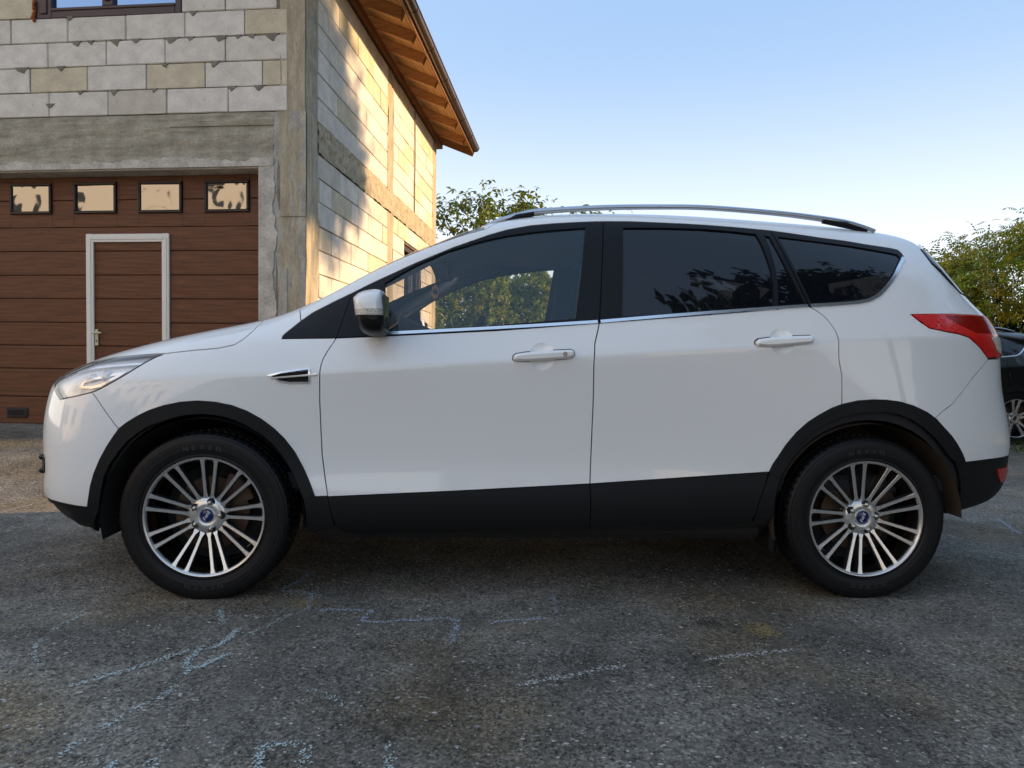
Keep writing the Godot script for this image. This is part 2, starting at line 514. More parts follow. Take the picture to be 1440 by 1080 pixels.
func brick(parent: Node, x0: float, x1: float, y0: float, y1: float, m: Material, rng: RandomNumberGenerator, dep := 0.06) -> void:
	var g := 0.0045
	var o := MeshInstance3D.new()
	o.name = num("brick", parent)
	o.mesh = block_meshes[rng.randi() % block_meshes.size()]
	o.material_override = m
	var s := Vector3(x1 - x0 - g * 2, y1 - y0 - g * 2, dep)
	o.transform = Transform3D(Basis.from_euler(Vector3(rng.randfn(0, 0.004), rng.randfn(0, 0.004), rng.randfn(0, 0.002))) * Basis.from_scale(s / Vector3(0.62, 0.24, 0.06)), Vector3((x0 + x1) / 2, (y0 + y1) / 2, -dep / 2 + rng.randf() * 0.006))
	parent.add_child(o, true)

func slab(parent: Node, called: String, m: Material, x0: float, x1: float, y0: float, y1: float, z0: float, z1: float, r := 0.006, fr := Transform3D()) -> MeshInstance3D:
	return part(called, boxm(Vector3((x0 + x1) / 2, (y0 + y1) / 2, (z0 + z1) / 2), Vector3(x1 - x0, y1 - y0, z1 - z0), r), m, parent, fr)

# a cast concrete face with lumps: a grid pushed in and out by noise
func rough_face(x0: float, x1: float, y0: float, y1: float, z: float, depth: float, amp: float, fx: float, fy: float, seed_: int) -> MB:
	var b := MB.new()
	var f := FastNoiseLite.new()
	f.seed = seed_; f.frequency = 1.0; f.fractal_octaves = 4
	var nx := int((x1 - x0) / 0.025) + 1
	var ny := int((y1 - y0) / 0.025) + 1
	var gp := func(i: int, j: int) -> Vector3:
		var x := lerpf(x0, x1, float(i) / nx)
		var y := lerpf(y0, y1, float(j) / ny)
		return Vector3(x, y, z + f.get_noise_2d(x * fx, y * fy) * amp)
	for i in nx:
		for j in ny:
			b.quad(gp.call(i, j), gp.call(i + 1, j), gp.call(i + 1, j + 1), gp.call(i, j + 1))
	var c := Vector3((x0 + x1) / 2, (y0 + y1) / 2, z - depth / 2 - amp)
	box(b, c, Vector3(x1 - x0, y1 - y0, depth), 0.0)
	return b

func make_house() -> void:
	var rng := RandomNumberGenerator.new()
	rng.seed = 5
	var H := base("block_house", HC)
	tag(H, "unfinished two storey house of pale aerated blocks with brown garage door", "house")
	for k in 4:
		var b := MB.new()
		box(b, Vector3.ZERO, Vector3(0.62, 0.24, 0.06), 0.004 + 0.0015 * k)
		for i in b.v.size():
			var p := b.v[i]
			var j := Vector3(sin(p.x * 91 + k * 7 + p.y * 133), sin(p.y * 77 + k * 3 + p.x * 51), 0) * 0.0018
			b.v[i] = p + j
		block_meshes.append(b.mesh())
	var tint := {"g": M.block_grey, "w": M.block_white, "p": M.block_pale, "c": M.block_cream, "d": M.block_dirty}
	# ---- front wall
	var core := MB.new()
	box(core, Vector3(-6.4, 1.5, -0.16), Vector3(3.5, 3.4, 0.28))
	box(core, Vector3(-5.525, 4.29, -0.165), Vector3(5.25, 1.83, 0.27))
	box(core, Vector3(-0.74, 4.29, -0.165), Vector3(1.115, 1.83, 0.27))
	box(core, Vector3(-2.09, 3.867, -0.165), Vector3(1.58, 0.984, 0.27))
	var fw := part("front_wall", core, M.mortar, H, FF)
	var y0 := 3.378
	var rows := [[[-5.2, -4.58, -3.95, -3.33, -2.698, -2.059, -1.436, -0.794, -0.186], "wgwggdwww"], [[-5.4, -4.78, -4.16, -3.53, -2.903, -2.276, -1.648, -1.033, -0.442, -0.186], "gwggcgcgc"],
		[[-5.2, -4.58, -3.95, -3.33, -2.706, -2.076, -1.45, -0.823, -0.186], "gwgwgwgpw"], [[-5.0, -4.36, -3.74, -3.109, -2.49, -1.864, -1.241, -0.624, -0.186], "gwpgpgwc"],
		[[-4.7, -4.1, -3.48, -2.85], "gwc"], [[-1.277, -0.823, -0.186], "gg"], [[-5.0, -4.4, -3.78, -3.16, -2.85], "gwgp"], [[-1.277, -1.1, -0.48, -0.186], "wgw"], [[-4.7, -4.1, -3.48, -2.85], "gwg"], [[-1.277, -0.823, -0.186], "ww"]]
	var lift := [0, 1, 2, 3, 4, 4, 5, 5, 6, 6]
	for r in rows.size():
		var xs: Array = rows[r][0]
		var ya: float = y0 + 0.2465 * lift[r]
		for i in xs.size() - 1:
			brick(fw, xs[i], xs[i + 1], ya, minf(ya + 0.2465, 5.19), tint[rows[r][1][i]], rng)
	# mortar squeezed out of the joints
	for s in [[-2.99, 3.87, .06], [-2.35, 3.62, .03], [-2.39, 4.113, .045], [-2.24, 4.113, .03], [-2.56, 3.87, .04], [-1.97, 4.113, .05], [-1.75, 4.113, .04], [-1.38, 4.113, .06], [-1.18, 4.113, .035], [-0.87, 4.113, .055], [-0.69, 4.113, .03], [-0.55, 4.113, .035], [-0.35, 4.113, .06], [-0.93, 3.865, .045], [-0.75, 3.62, .04], [-0.47, 3.62, .05], [-2.68, 3.50, .04], [-1.99, 3.62, .04], [-1.56, 3.62, .03], [-1.45, 3.86, .03], [-2.46, 4.36, .03], [-1.15, 4.36, .035]]:
		var pg := PackedVector2Array()
		s[2] *= 1.25
		pg.append(Vector2(-s[2], 0.012))
		pg.append(Vector2(s[2] * (0.9 + 0.3 * rng.randf()), 0.012))
		var tip: float = rng.randfn(0, 0.2) * s[2]
		pg.append(Vector2(s[2] * 0.55, -s[2] * (0.2 + 0.2 * rng.randf())))
		pg.append(Vector2(tip + s[2] * 0.12, -s[2] * (0.65 + 0.35 * rng.randf())))
		pg.append(Vector2(tip - s[2] * 0.15, -s[2] * (0.6 + 0.3 * rng.randf())))
		pg.append(Vector2(-s[2] * 0.6, -s[2] * (0.15 + 0.25 * rng.randf())))
		var mb := MB.new()
		prism(mb, pg, 0.0, 0.009, 0.003)
		part("mortar_smear", mb, M.mortar, fw, Transform3D(Basis(), Vector3(s[0], s[1], 0.0)))
	part("ring_beam", rough_face(-8.2, -0.326, 2.895, 3.372, 0.002, 0.30, 0.014, 1.6, 9.0, 3), M.beam_concrete, H, FF)
	part("corner_column", rough_face(-0.326, -0.001, -0.2, 3.372, 0.0, 0.30, 0.008, 9.0, 1.0, 4), M.column_concrete, H, FF)
	part("upper_column", rough_face(-0.180, -0.003, 3.374, 5.2, -0.014, 0.25, 0.008, 9.0, 1.2, 6), M.beam_concrete, H, FF)
	part("door_surround", rough_face(-0.482, -0.328, -0.2, 2.893, -0.004, 0.29, 0.007, 4.0, 3.0, 8), M.plaster, H, FF)
	var ls := MB.new()
	ls.add(rough_face(-4.3, -0.484, 2.832, 2.893, -0.006, 0.29, 0.006, 3.0, 5.0, 9), Transform3D())
	box(ls, Vector3(-4.45, 1.4, -0.15), Vector3(0.3, 3.0, 0.28))
	part("lintel_plaster", ls, M.plaster, H, FF)
	# ragged skim of pale mortar round the opening, run over the beam and the column
	var rag := FastNoiseLite.new()
	rag.seed = 3; rag.frequency = 1.0; rag.fractal_octaves = 4
	var sk1 := PackedVector2Array()
	for i in 120: sk1.append(Vector2(-4.3 + 3.98 * i / 119.0, 2.895 + 0.028 + 0.05 * rag.get_noise_2d(i * 0.07, 3.0) + 0.02 * rag.get_noise_2d(i * 0.61, 9.0)))
	sk1.append(Vector2(-0.33, 2.845)); sk1.append(Vector2(-4.3, 2.845))
	var m1 := MB.new()
	prism(m1, sk1, 0.0, 0.018, 0.002)
	part("plaster_skim", m1, M.plaster, H, FF)
	var sk2 := PackedVector2Array([Vector2(-0.478, -0.2)])
	for i in 110: sk2.append(Vector2(-0.322 + 0.05 * rag.get_noise_2d(i * 0.08, 60.0) + 0.022 * rag.get_noise_2d(i * 0.57, 33.0), -0.2 + 3.12 * i / 109.0))
	sk2.append(Vector2(-0.478, 2.92))
	var m2 := MB.new()
	prism(m2, sk2, -0.01, 0.012, 0.002)
	part("plaster_skim", m2, M.plaster, H, FF)
	# board marks and a cold joint left by the formwork
	for q in [[-1.4, -0.33, 3.245, 0.005, 0.0135]]: slab(H, "board_mark", M.beam_concrete, q[0], q[1], q[2], q[2] + q[3], -0.02, q[4], 0.002, FF)
	for q in [[-0.245, 1.45, 0.062]]: slab(H, "board_mark", M.column_concrete, q[0], q[0] + q[2], -0.2, q[1] + 0.4, -0.02, 0.011, 0.003, FF)
	slab(H, "cold_joint", M.mortar, -0.25, -0.004, 2.352, 2.358, -0.02, 0.009, 0.0, FF)
	# ---- garage door
	var gd := base("garage_door", FF * Vector3(0, 0, -0.22), H)
	gd.basis = FF.basis
	tag(gd, "")
	var js := [2.86, 2.592, 2.313, 2.064, 1.815, 1.568, 1.320, 1.076, 0.831, 0.533, 0.245]
	var wa := [[-4.0, -3.53], [-3.322, -2.85], [-2.602, -2.124], [-1.884, -1.404], [-1.160, -0.682]]
	for i in js.size() - 1:
		var b := MB.new()
		var yt: float = js[i] - 0.003
		var yb: float = js[i + 1] + 0.003
		if i == 0 or i == 1:   # cut out for the row of windows
			var e := -4.3
			var lo := 2.452
			for w in wa:
				box(b, Vector3((e + w[0]) / 2, (yt + yb) / 2, -0.02), Vector3(w[0] - e, yt - yb, 0.04), 0.004)
				e = w[1]
			box(b, Vector3((e - 0.47) / 2, (yt + yb) / 2, -0.02), Vector3(-0.47 - e, yt - yb, 0.04), 0.004)
			for w in wa:
				if i == 0: box(b, Vector3((w[0] + w[1]) / 2, (yt + 2.775) / 2, -0.0205), Vector3(w[1] - w[0], yt - 2.775, 0.039), 0.0)
				else: box(b, Vector3((w[0] + w[1]) / 2, (lo + yb) / 2, -0.0205), Vector3(w[1] - w[0], lo - yb, 0.039), 0.0)
		else:
			box(b, Vector3(-2.385, (yt + yb) / 2, -0.02), Vector3(3.83, yt - yb, 0.04), 0.005)
		part("door_panel", b, M.door_brown, gd)
	slab(gd, "door_backing", M.door_dark, -4.3, -0.47, 0.25, 2.455, -0.07, -0.045, 0.0)
	for w in wa:
		var cx: float = (w[0] + w[1]) / 2
		var fr := MB.new()
		var hw: float = (w[1] - w[0]) / 2
		for q in [[0.0, 0.146, hw * 2, 0.028], [0.0, -0.146, hw * 2, 0.028]]: box(fr, Vector3(q[0], q[1], 0.0), Vector3(q[2], q[3], 0.035), 0.006)
		for q in [-1, 1]: box(fr, Vector3(q * (hw - 0.014), 0, 0.0), Vector3(0.028, 0.264, 0.033), 0.006)
		part("window_frame", fr, M.door_dark, gd, Transform3D(Basis(), Vector3(cx, 2.612, 0.008)))
		part("pane", boxm(Vector3.ZERO, Vector3(hw * 2 - 0.052, 0.268, 0.004)), M.acrylic_pane, gd, Transform3D(Basis.from_euler(Vector3(0, rng.randfn(0, 0.012), 0)), Vector3(cx, 2.612, 0.004)))
	# things stored behind the little panes: wrapped rolls and cable loops
	part("wrapped_goods", boxm(Vector3(-2.4, 2.6, -0.5), Vector3(3.6, 0.5, 0.3), 0.05), M.room_paper, gd)
	# wicket door in the garage door
	for q in [[-2.461, -2.378, 0.26, 2.24], [-1.622, -1.543, 0.26, 2.24], [-2.378, -1.622, 2.154, 2.238]]:
		var fr := MB.new()
		box(fr, Vector3((q[0] + q[1]) / 2, (q[2] + q[3]) / 2, 0.012), Vector3(q[1] - q[0], q[3] - q[2], 0.022), 0.004)
		if q[1] - q[0] < 0.2: box(fr, Vector3((q[0] + q[1]) / 2, (q[2] + q[3]) / 2 - 0.01, 0.024), Vector3(0.034, q[3] - q[2] - 0.06, 0.012), 0.004)
		else: box(fr, Vector3((q[0] + q[1]) / 2, (q[2] + q[3]) / 2, 0.024), Vector3(q[1] - q[0] + 0.04, 0.034, 0.012), 0.004)
		part("wicket_frame", fr, M.white_plastic, gd)
	part("handle_plate", boxm(Vector3(-2.352, 1.165, 0.012), Vector3(0.036, 0.17, 0.012), 0.004), M.handle_cream, gd)
	var hd := MB.new()
	tube(hd, [Vector3(-2.356, 1.212, 0.015), Vector3(-2.356, 1.212, 0.06), Vector3(-2.34, 1.212, 0.068), Vector3(-2.262, 1.212, 0.066)], [0.011], 10)
	part("door_handle", hd, M.handle_cream, gd)
	part("keyhole", boxm(Vector3(-2.353, 1.128, 0.019), Vector3(0.01, 0.026, 0.003)), M.dark_hole, gd)
	var vt := MB.new()
	box(vt, Vector3(-3.271, 0.362, 0.006), Vector3(0.25, 0.11, 0.022), 0.012)
	part("vent", vt, M.door_dark, gd)
	part("vent_slot", boxm(Vector3(-3.271, 0.362, 0.018), Vector3(0.19, 0.06, 0.004), 0.002), M.dark_hole, gd)
	slab(gd, "bottom_seal", M.dark_hole, -4.3, -0.47, 0.2, 0.2445, -0.05, -0.01, 0.0)
	# ---- upper window
	var uw := base("window", FF * Vector3(0, 0, -0.03), H)
	uw.basis = FF.basis
	for q in [[-2.828, -2.66, 4.36, 5.19], [-1.345, -1.28, 4.36, 5.19], [-2.66, -1.345, 4.36, 4.462], [-2.118, -2.0, 4.463, 5.19]]:
		var fr := MB.new()
		box(fr, Vector3((q[0] + q[1]) / 2, (q[2] + q[3]) / 2, 0.0), Vector3(q[1] - q[0], q[3] - q[2], 0.06), 0.006)
		if q[1] - q[0] > 0.1 and q[1] - q[0] < 0.5: box(fr, Vector3((q[0] + q[1]) / 2, (q[2] + q[3]) / 2 + 0.02, 0.028), Vector3((q[1] - q[0]) * 0.45, q[3] - q[2] - 0.05, 0.03), 0.005)
		if q[1] - q[0] > 1.0: box(fr, Vector3((q[0] + q[1]) / 2, 4.445, 0.02), Vector3(q[1] - q[0], 0.03, 0.04), 0.005)
		part("window_frame", fr, M.frame_brown, uw)
	for q in [[-2.66, -2.118], [-2.0, -1.345]]: part("pane", boxm(Vector3((q[0] + q[1]) / 2, 4.82, -0.012), Vector3(q[1] - q[0], 0.73, 0.006)), M.house_glass, uw)
	slab(uw, "dark_room", M.dark_hole, -2.83, -1.28, 4.36, 5.19, -0.3, -0.15, 0.0)
	var ru := MB.new()
	for k in 7:
		var yy := 4.345 + 0.03 * k
		box(ru, Vector3(-2.842 + rng.randfn(0, 0.006), yy, 0.045 + rng.randfn(0, 0.006)), Vector3(0.022 + 0.02 * rng.randf(), 0.035, 0.03), 0.009)
	part("foam_bead", ru, M.rust, uw)
	# ---- side wall
	var sc := MB.new()
	box(sc, Vector3(2.0, 1.4, -0.165), Vector3(3.99, 3.2, 0.27))
	box(sc, Vector3(5.85, 1.4, -0.165), Vector3(1.3, 3.2, 0.27))
	box(sc, Vector3(4.6, 0.5, -0.165), Vector3(1.2, 1.6, 0.27))
	box(sc, Vector3(4.6, 2.92, -0.165), Vector3(1.2, 0.25, 0.27))
	box(sc, Vector3(3.25, 4.21, -0.165), Vector3(6.49, 1.68, 0.27))
	var sw := part("side_wall", sc, M.mortar, H, FS)
	var tn := "gppcwcpdgpc"  # extra pale and cream blocks: warm bounce light put into their colour
	for r in 13:
		var yt := 3.058 - 0.2435 * r
		var off := [0.31, 0.36][r % 2] as float
		var xs := [off]
		var x := (0.992 if r % 2 == 0 else 0.735)
		while x < 2.85: xs.append(x); x += 0.67
		xs.append(2.995)
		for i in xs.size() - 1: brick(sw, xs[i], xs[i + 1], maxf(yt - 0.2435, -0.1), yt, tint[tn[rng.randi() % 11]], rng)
		xs = [3.305]
		x = 3.305 + (0.3 if r % 2 == 0 else 0.62)
		while x < 6.0: xs.append(x); x += 0.67
		xs.append(6.145)
		for i in xs.size() - 1:
			var a: float = xs[i]
			var c: float = xs[i + 1]
			if yt - 0.12 > 1.3 and yt - 0.12 < 2.8:
				if a > 3.99 and c < 5.21: continue
				if a < 3.99 and c > 3.99: c = 3.99
				elif a < 5.21 and c > 5.21: a = 5.21
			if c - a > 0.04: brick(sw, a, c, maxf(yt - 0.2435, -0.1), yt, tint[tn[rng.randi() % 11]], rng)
	for r in 7:
		var ya := 3.374 + 0.2455 * r
		var x: float = [0.577, 0.917, 0.633, 0.93, 0.596, 0.96, 0.62][r]
		var xs := [0.31]
		while x < 2.9: xs.append(x); x += 0.675
		xs.append(2.995)
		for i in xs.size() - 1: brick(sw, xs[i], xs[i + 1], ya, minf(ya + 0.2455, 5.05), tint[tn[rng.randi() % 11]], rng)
		x = 3.305 + [0.25, 0.6, 0.3, 0.62, 0.28, 0.5, 0.33][r]
		xs = [3.305]
		while x < 6.05: xs.append(x); x += 0.675
		xs.append(6.145)
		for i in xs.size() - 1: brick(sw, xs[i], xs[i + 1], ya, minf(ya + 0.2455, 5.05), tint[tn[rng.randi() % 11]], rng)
	part("side_belt", rough_face(0.30, 6.45, 3.062, 3.37, 0.012, 0.27, 0.035, 5.0, 5.0, 13), M.side_concrete, H, FS)
	part("side_column", rough_face(0.002, 0.306, 3.372, 5.1, -0.002, 0.25, 0.010, 9.0, 1.2, 14), M.side_concrete, H, FS)
	part("side_column", rough_face(0.002, 0.345, -0.2, 3.37, 0.006, 0.25, 0.014, 7.0, 1.2, 15), M.side_concrete, H, FS)
	part("side_column", rough_face(2.998, 3.302, -0.2, 3.06, 0.004, 0.25, 0.020, 7.0, 2.0, 16), M.side_concrete, H, FS)
	part("side_column", rough_face(2.998, 3.302, 3.372, 5.05, 0.004, 0.25, 0.020, 7.0, 2.0, 17), M.side_concrete, H, FS)
	part("side_column", rough_face(6.148, 6.49, -0.2, 3.06, 0.004, 0.25, 0.014, 7.0, 2.0, 18), M.side_concrete, H, FS)
	part("side_column", rough_face(6.148, 6.49, 3.372, 5.05, 0.004, 0.25, 0.014, 7.0, 2.0, 19), M.side_concrete, H, FS)
	var cb := MB.new()
	tube(cb, [Vector3(4.6, 3.37, 0.02), Vector3(4.61, 4.2, 0.022), Vector3(4.6, 5.0, 0.02)], [0.011], 8)
	part("conduit", cb, M.mortar, H, FS)
	var sn := base("window", FS * Vector3(4.6, 2.09, -0.09), H)
	sn.basis = FS.basis
	for q in [[0.0, 0.66, 1.2, 0.09], [0.0, -0.66, 1.2, 0.09], [-0.56, 0.0, 0.08, 1.23], [0.56, 0.0, 0.08, 1.23], [0.0, 0.0, 0.09, 1.23]]: part("window_frame", boxm(Vector3(q[0], q[1], 0), Vector3(q[2], q[3], 0.07), 0.006), M.frame_brown, sn)
	for q in [-0.28, 0.28]: part("pane", boxm(Vector3(q, 0, -0.01), Vector3(0.48, 1.23, 0.006)), M.house_glass, sn)
	part("dark_room", boxm(Vector3(0, 0, -0.2), Vector3(1.2, 1.4, 0.1)), M.dark_hole, sn)
	# ---- eaves and roof: x away, y up, z outwards from the side wall
	var er := base("eaves", Vector3.ZERO, H)
	er.basis = FS.basis
	slab(er, "wall_plate", M.timber_dark, -0.55, 6.9, 5.085, 5.20, -0.10, 0.045, 0.006)
	for s in [-0.3, 0.35, 0.95, 1.62, 2.22, 2.86, 3.68, 4.50, 5.48, 6.35]:
		var b := MB.new()
		var tx := Transform3D(Basis(Vector3.RIGHT, 0.38), Vector3(s, 5.215, 0))
		box(b, Vector3(0, 0.06, 0.18), Vector3(0.085, 0.135, 0.78), 0.006, tx)
		part("rafter", b, M.timber, er)
	var sl := Transform3D(Basis(Vector3.RIGHT, 0.38), Vector3(0, 5.215, 0))
	for k in 6:
		var z := 0.635 - 0.135 * k
		part("soffit_board", boxm(Vector3(3.18, 0.140, z - 0.065), Vector3(7.5, 0.022, 0.131), 0.003), M.board, er, sl)
	var rt := MB.new()
	box(rt, Vector3(3.18, 0.185, -2.1), Vector3(7.52, 0.06, 5.5), 0.004)
	part("roof", rt, M.roof_tile, er, sl)
	part("bargeboard", boxm(Vector3(6.945, 0.085, 0.13), Vector3(0.028, 0.20, 1.1), 0.004), M.timber_dark, er, sl)
	part("fascia", boxm(Vector3(3.18, 0.10, 0.652), Vector3(7.5, 0.12, 0.024), 0.004), M.timber_dark, er, sl)
	var gp := []
	for k in 15:
		var a := PI + PI * k / 14.0
		gp.append(Vector2(cos(a), sin(a)))
	var gm := MB.new()
	for k in 14:
		for sd in [[0.066, 1.0], [0.062, -1.0]]:
			var p0: Vector2 = gp[k] * sd[0]
			var p1: Vector2 = gp[k + 1] * sd[0]
			var a := Vector3(-0.56, p0.y, p0.x)
			var b := Vector3(-0.56, p1.y, p1.x)
			var e := Vector3(7.52, 0, 0)
			var na: Vector3 = Vector3(0, gp[k].y, gp[k].x) * sd[1]
			var nb: Vector3 = Vector3(0, gp[k + 1].y, gp[k + 1].x) * sd[1]
			if sd[1] > 0: gm.quadn(a, a + e, b + e, b, na, na, nb, nb)
			else: gm.quadn(a, b, b + e, a + e, na, nb, nb, na)
	tube(gm, [Vector3(-0.56, 0.002, 0.068), Vector3(6.96, 0.002, 0.068)], [0.010], 8)
	part("gutter", gm, M.gutter, er, Transform3D(Basis(), Vector3(0, 5.105, 0.685)))
	for s in [-0.1, 0.75, 1.55, 2.55, 3.55, 4.3, 5.2, 6.1, 6.93]:
		var bk := MB.new()
		lathe(bk, [Vector2(0.0, 0.018), Vector2(0.071, 0.018), Vector2(0.071, -0.018), Vector2(0.0, -0.018)], 14, 0.75, null, PI, TAU)
		part("gutter_bracket", bk, M.gutter, er, Transform3D(Basis(Vector3.UP, PI / 2), Vector3(s, 5.105, 0.685)))
	# the rest of the building behind
	var back := MB.new()
	box(back, Vector3(-4.3, 2.45, -6.4), Vector3(8.0, 5.3, 0.25))
	box(back, Vector3(-8.2, 2.45, -3.3), Vector3(0.25, 5.3, 6.3))
	box(back, Vector3(-4.0, 5.18, -3.2), Vector3(7.4, 0.1, 5.8))
	part("back_wall", back, M.block_pale, H, FF)
# ---------------------------------------------------------------- car body: one smooth B-spline surface, cut into panels along outlines in its side view
var cp := []            # padded control points
var GU := 0
var GV := 0
var gp := []            # grid points
var gn := []            # grid normals
var cells := []         # bounds of each grid cell in x, y
var sy := 1.0           # height factor of the car being built

func bs(t: float) -> Array:
	return [pow(1 - t, 3) / 6, (3 * t * t * t - 6 * t * t + 4) / 6, (-3 * t * t * t + 3 * t * t + 3 * t + 1) / 6, t * t * t / 6]

func dbs(t: float) -> Array:
	return [-(1 - t) * (1 - t) / 2, (3 * t * t - 4 * t) / 2, (-3 * t * t + 2 * t + 1) / 2, t * t / 2]

func loft_setup(ny: int, nv: int) -> void:
	var rows := []
	for r in NET:
		var a := []
		for i in 16: a.append(Vector3(r[3 * i], r[3 * i + 1] * sy, r[3 * i + 2]))
		rows.append(a)
	var mir := Vector3(1, 1, -1)
	rows.push_front(rows[1].map(func(p): return p * mir))
	rows.push_back(rows[rows.size() - 2].map(func(p): return p * mir))
	cp = []
	for r in rows:
		var a: Array = r.duplicate()
		a.push_front(r[0] * 2.0 - r[1])
		a.push_back(r[14] * mir)
		cp.append(a)
	var nu_s: int = cp.size() - 3
	GU = nu_s * ny + 1
	GV = 15 * nv + 1
	gp = []; gn = []
	for i in GU:
		var u := float(i) / ny
		var iu := mini(int(u), nu_s - 1)
		var bu := bs(u - iu)
		var du := dbs(u - iu)
		var col := PackedVector3Array()
		var cdu := PackedVector3Array()
		for j in 18:
			col.append(cp[iu][j] * bu[0] + cp[iu + 1][j] * bu[1] + cp[iu + 2][j] * bu[2] + cp[iu + 3][j] * bu[3])
			cdu.append(cp[iu][j] * du[0] + cp[iu + 1][j] * du[1] + cp[iu + 2][j] * du[2] + cp[iu + 3][j] * du[3])
		var pr := PackedVector3Array()
		var nr := PackedVector3Array()
		for j in GV:
			var v := float(j) / nv
			var jv := mini(int(v), 14)
			var b := bs(v - jv)
			var d := dbs(v - jv)
			var p := Vector3()
			var tu := Vector3()
			var tv := Vector3()
			for k in 4:
				p += col[jv + k] * b[k]; tu += cdu[jv + k] * b[k]; tv += col[jv + k] * d[k]
			if j == GV - 1 or i == 0 or i == GU - 1: p.z = maxf(p.z, 0.0) if absf(p.z) > 1e-4 else 0.0
			pr.append(p); nr.append(tu.cross(tv).normalized())
		gp.append(pr); gn.append(nr)
	cells = []
	for i in GU - 1:
		var rc := []
		for j in GV - 1:
			var r := Rect2(gp[i][j].x, gp[i][j].y, 0, 0)
			for w in [[1, 0], [1, 1], [0, 1]]: r = r.expand(Vector2(gp[i + w[0]][j + w[1]].x, gp[i + w[0]][j + w[1]].y))
			rc.append(r)
		cells.append(rc)

func xy(p: Vector3) -> Vector2:
	return Vector2(p.x, p.y)

# cuts an outline (less holes) out of the body surface, moved along its normal by off, with its rim folded inwards by lip
func panel(outline: PackedVector2Array, holes: Array, off: float, lip: float, inset := 0.0, bowl := []) -> MB:
	var polys := [outline]
	if inset != 0.0: polys = Geometry2D.offset_polygon(outline, -inset)
	var bb := Rect2(outline[0], Vector2.ZERO)
	for p in outline: bb = bb.expand(p)
	bb = bb.grow(0.01)
	var tris := []         # [pos, nor] x 3
	var inside := {}
	var is_in := func(i: int, j: int) -> bool:
		var key := i * 1000 + j
		if not inside.has(key):
			var q := Vector2(gp[i][j].x, gp[i][j].y)
			var r := false
			for pl in polys:
				if Geometry2D.is_point_in_polygon(q, pl): r = true
			if r:
				for h in holes:
					if Geometry2D.is_point_in_polygon(q, h): r = false
			inside[key] = r
		return inside[key]
	for i in GU - 1:
		for j in GV - 1:
			if not bb.intersects(cells[i][j]): continue
			var ks := [[i, j], [i + 1, j], [i + 1, j + 1], [i, j + 1]]
			var cnt := 0
			for k in ks:
				if is_in.call(k[0], k[1]): cnt += 1
			for tr in [[0, 1, 2], [0, 2, 3]]:
				var P := []
				var N := []
				for w in tr:
					P.append(gp[ks[w][0]][ks[w][1]]); N.append(gn[ks[w][0]][ks[w][1]])
				var a: Vector2 = xy(P[0])
				var b: Vector2 = xy(P[1])
				var c: Vector2 = xy(P[2])
				var area := (b - a).cross(c - a)
				if cnt == 4:
					tris.append([P[0], P[1], P[2], N[0], N[1], N[2]])
					continue
				if absf(area) < 4e-7:
					var m := (a + b + c) / 3.0
					var r := false
					for pl in polys:
						if Geometry2D.is_point_in_polygon(m, pl): r = true
					for h in holes:
						if Geometry2D.is_point_in_polygon(m, h): r = false
					if r: tris.append([P[0], P[1], P[2], N[0], N[1], N[2]])
					continue
				var got := []
				var t2 := PackedVector2Array([a, b, c])
				for pl in polys: got.append_array(Geometry2D.intersect_polygons(t2, pl))
				for h in holes:
					var nx := []
					for g in got: nx.append_array(Geometry2D.clip_polygons(g, h))
					got = nx
				for g in got:
					var ix := Geometry2D.triangulate_polygon(g)
					var k := 0
					while k + 2 < ix.size():
						var e := []
						for w in 3:
							var q: Vector2 = g[ix[k + w]]
							var l0 := (b - q).cross(c - q) / area
							var l1 := (c - q).cross(a - q) / area
							var l2 := 1.0 - l0 - l1
							e.append([P[0] * l0 + P[1] * l1 + P[2] * l2, (N[0] * l0 + N[1] * l1 + N[2] * l2).normalized(), q])
						k += 3
						var ar: float = (e[1][2] - e[0][2]).cross(e[2][2] - e[0][2])
						if absf(ar) < 1e-9: continue
						if (ar > 0) == (area > 0): tris.append([e[0][0], e[1][0], e[2][0], e[0][1], e[1][1], e[2][1]])
						else: tris.append([e[0][0], e[2][0], e[1][0], e[0][1], e[2][1], e[1][1]])
	var mb := MB.new()
	var edges := {}
	for t in tris:
		for w in 3:
			var p: Vector3 = t[w]
			var n: Vector3 = t[w + 3]
			if bowl:
				var d := Vector2((p.x - bowl[0]) / bowl[2], (p.y - bowl[1] * sy) / bowl[3])
				var r := d.length()
				var f := clampf(1.0 - r * r, 0.0, 1.0)
				t[w] = p + n * (off - bowl[4] * f)
				var g: float = 2.0 * bowl[4]
				t[w + 3] = (n - Vector3(d.x * g / bowl[2], d.y * g / bowl[3], 0.0)).normalized()
			else: t[w] = p + n * off
		mb.trin(t[0], t[1], t[2], t[3], t[4], t[5])
		if lip > 0.0:
			for w in 3:
				var a: Vector3 = t[w]
				var b: Vector3 = t[(w + 1) % 3]
				var ka := a.snapped(Vector3.ONE * 0.0002)
				var kb := b.snapped(Vector3.ONE * 0.0002)
				if ka == kb: continue
				if edges.has([kb, ka]): edges.erase([kb, ka])
				else: edges[[ka, kb]] = [a, b, t[w + 3], t[(w + 1) % 3 + 3]]
	for e in edges.values():
		var a: Vector3 = e[0]
		var b: Vector3 = e[1]
		if absf(a.z) < 0.004 and absf(b.z) < 0.004: continue
		mb.quad(a, a - e[2] * lip, b - e[3] * lip, b)
	return mb

func ol(called: String) -> PackedVector2Array:
	var p := pv(OUTLINE[called])
	if sy != 1.0:
		for i in p.size(): p[i].y *= sy
	return p

func grown(p: PackedVector2Array, by: float) -> PackedVector2Array:
	var g := Geometry2D.offset_polygon(p, by)
	return g[0] if g.size() else p

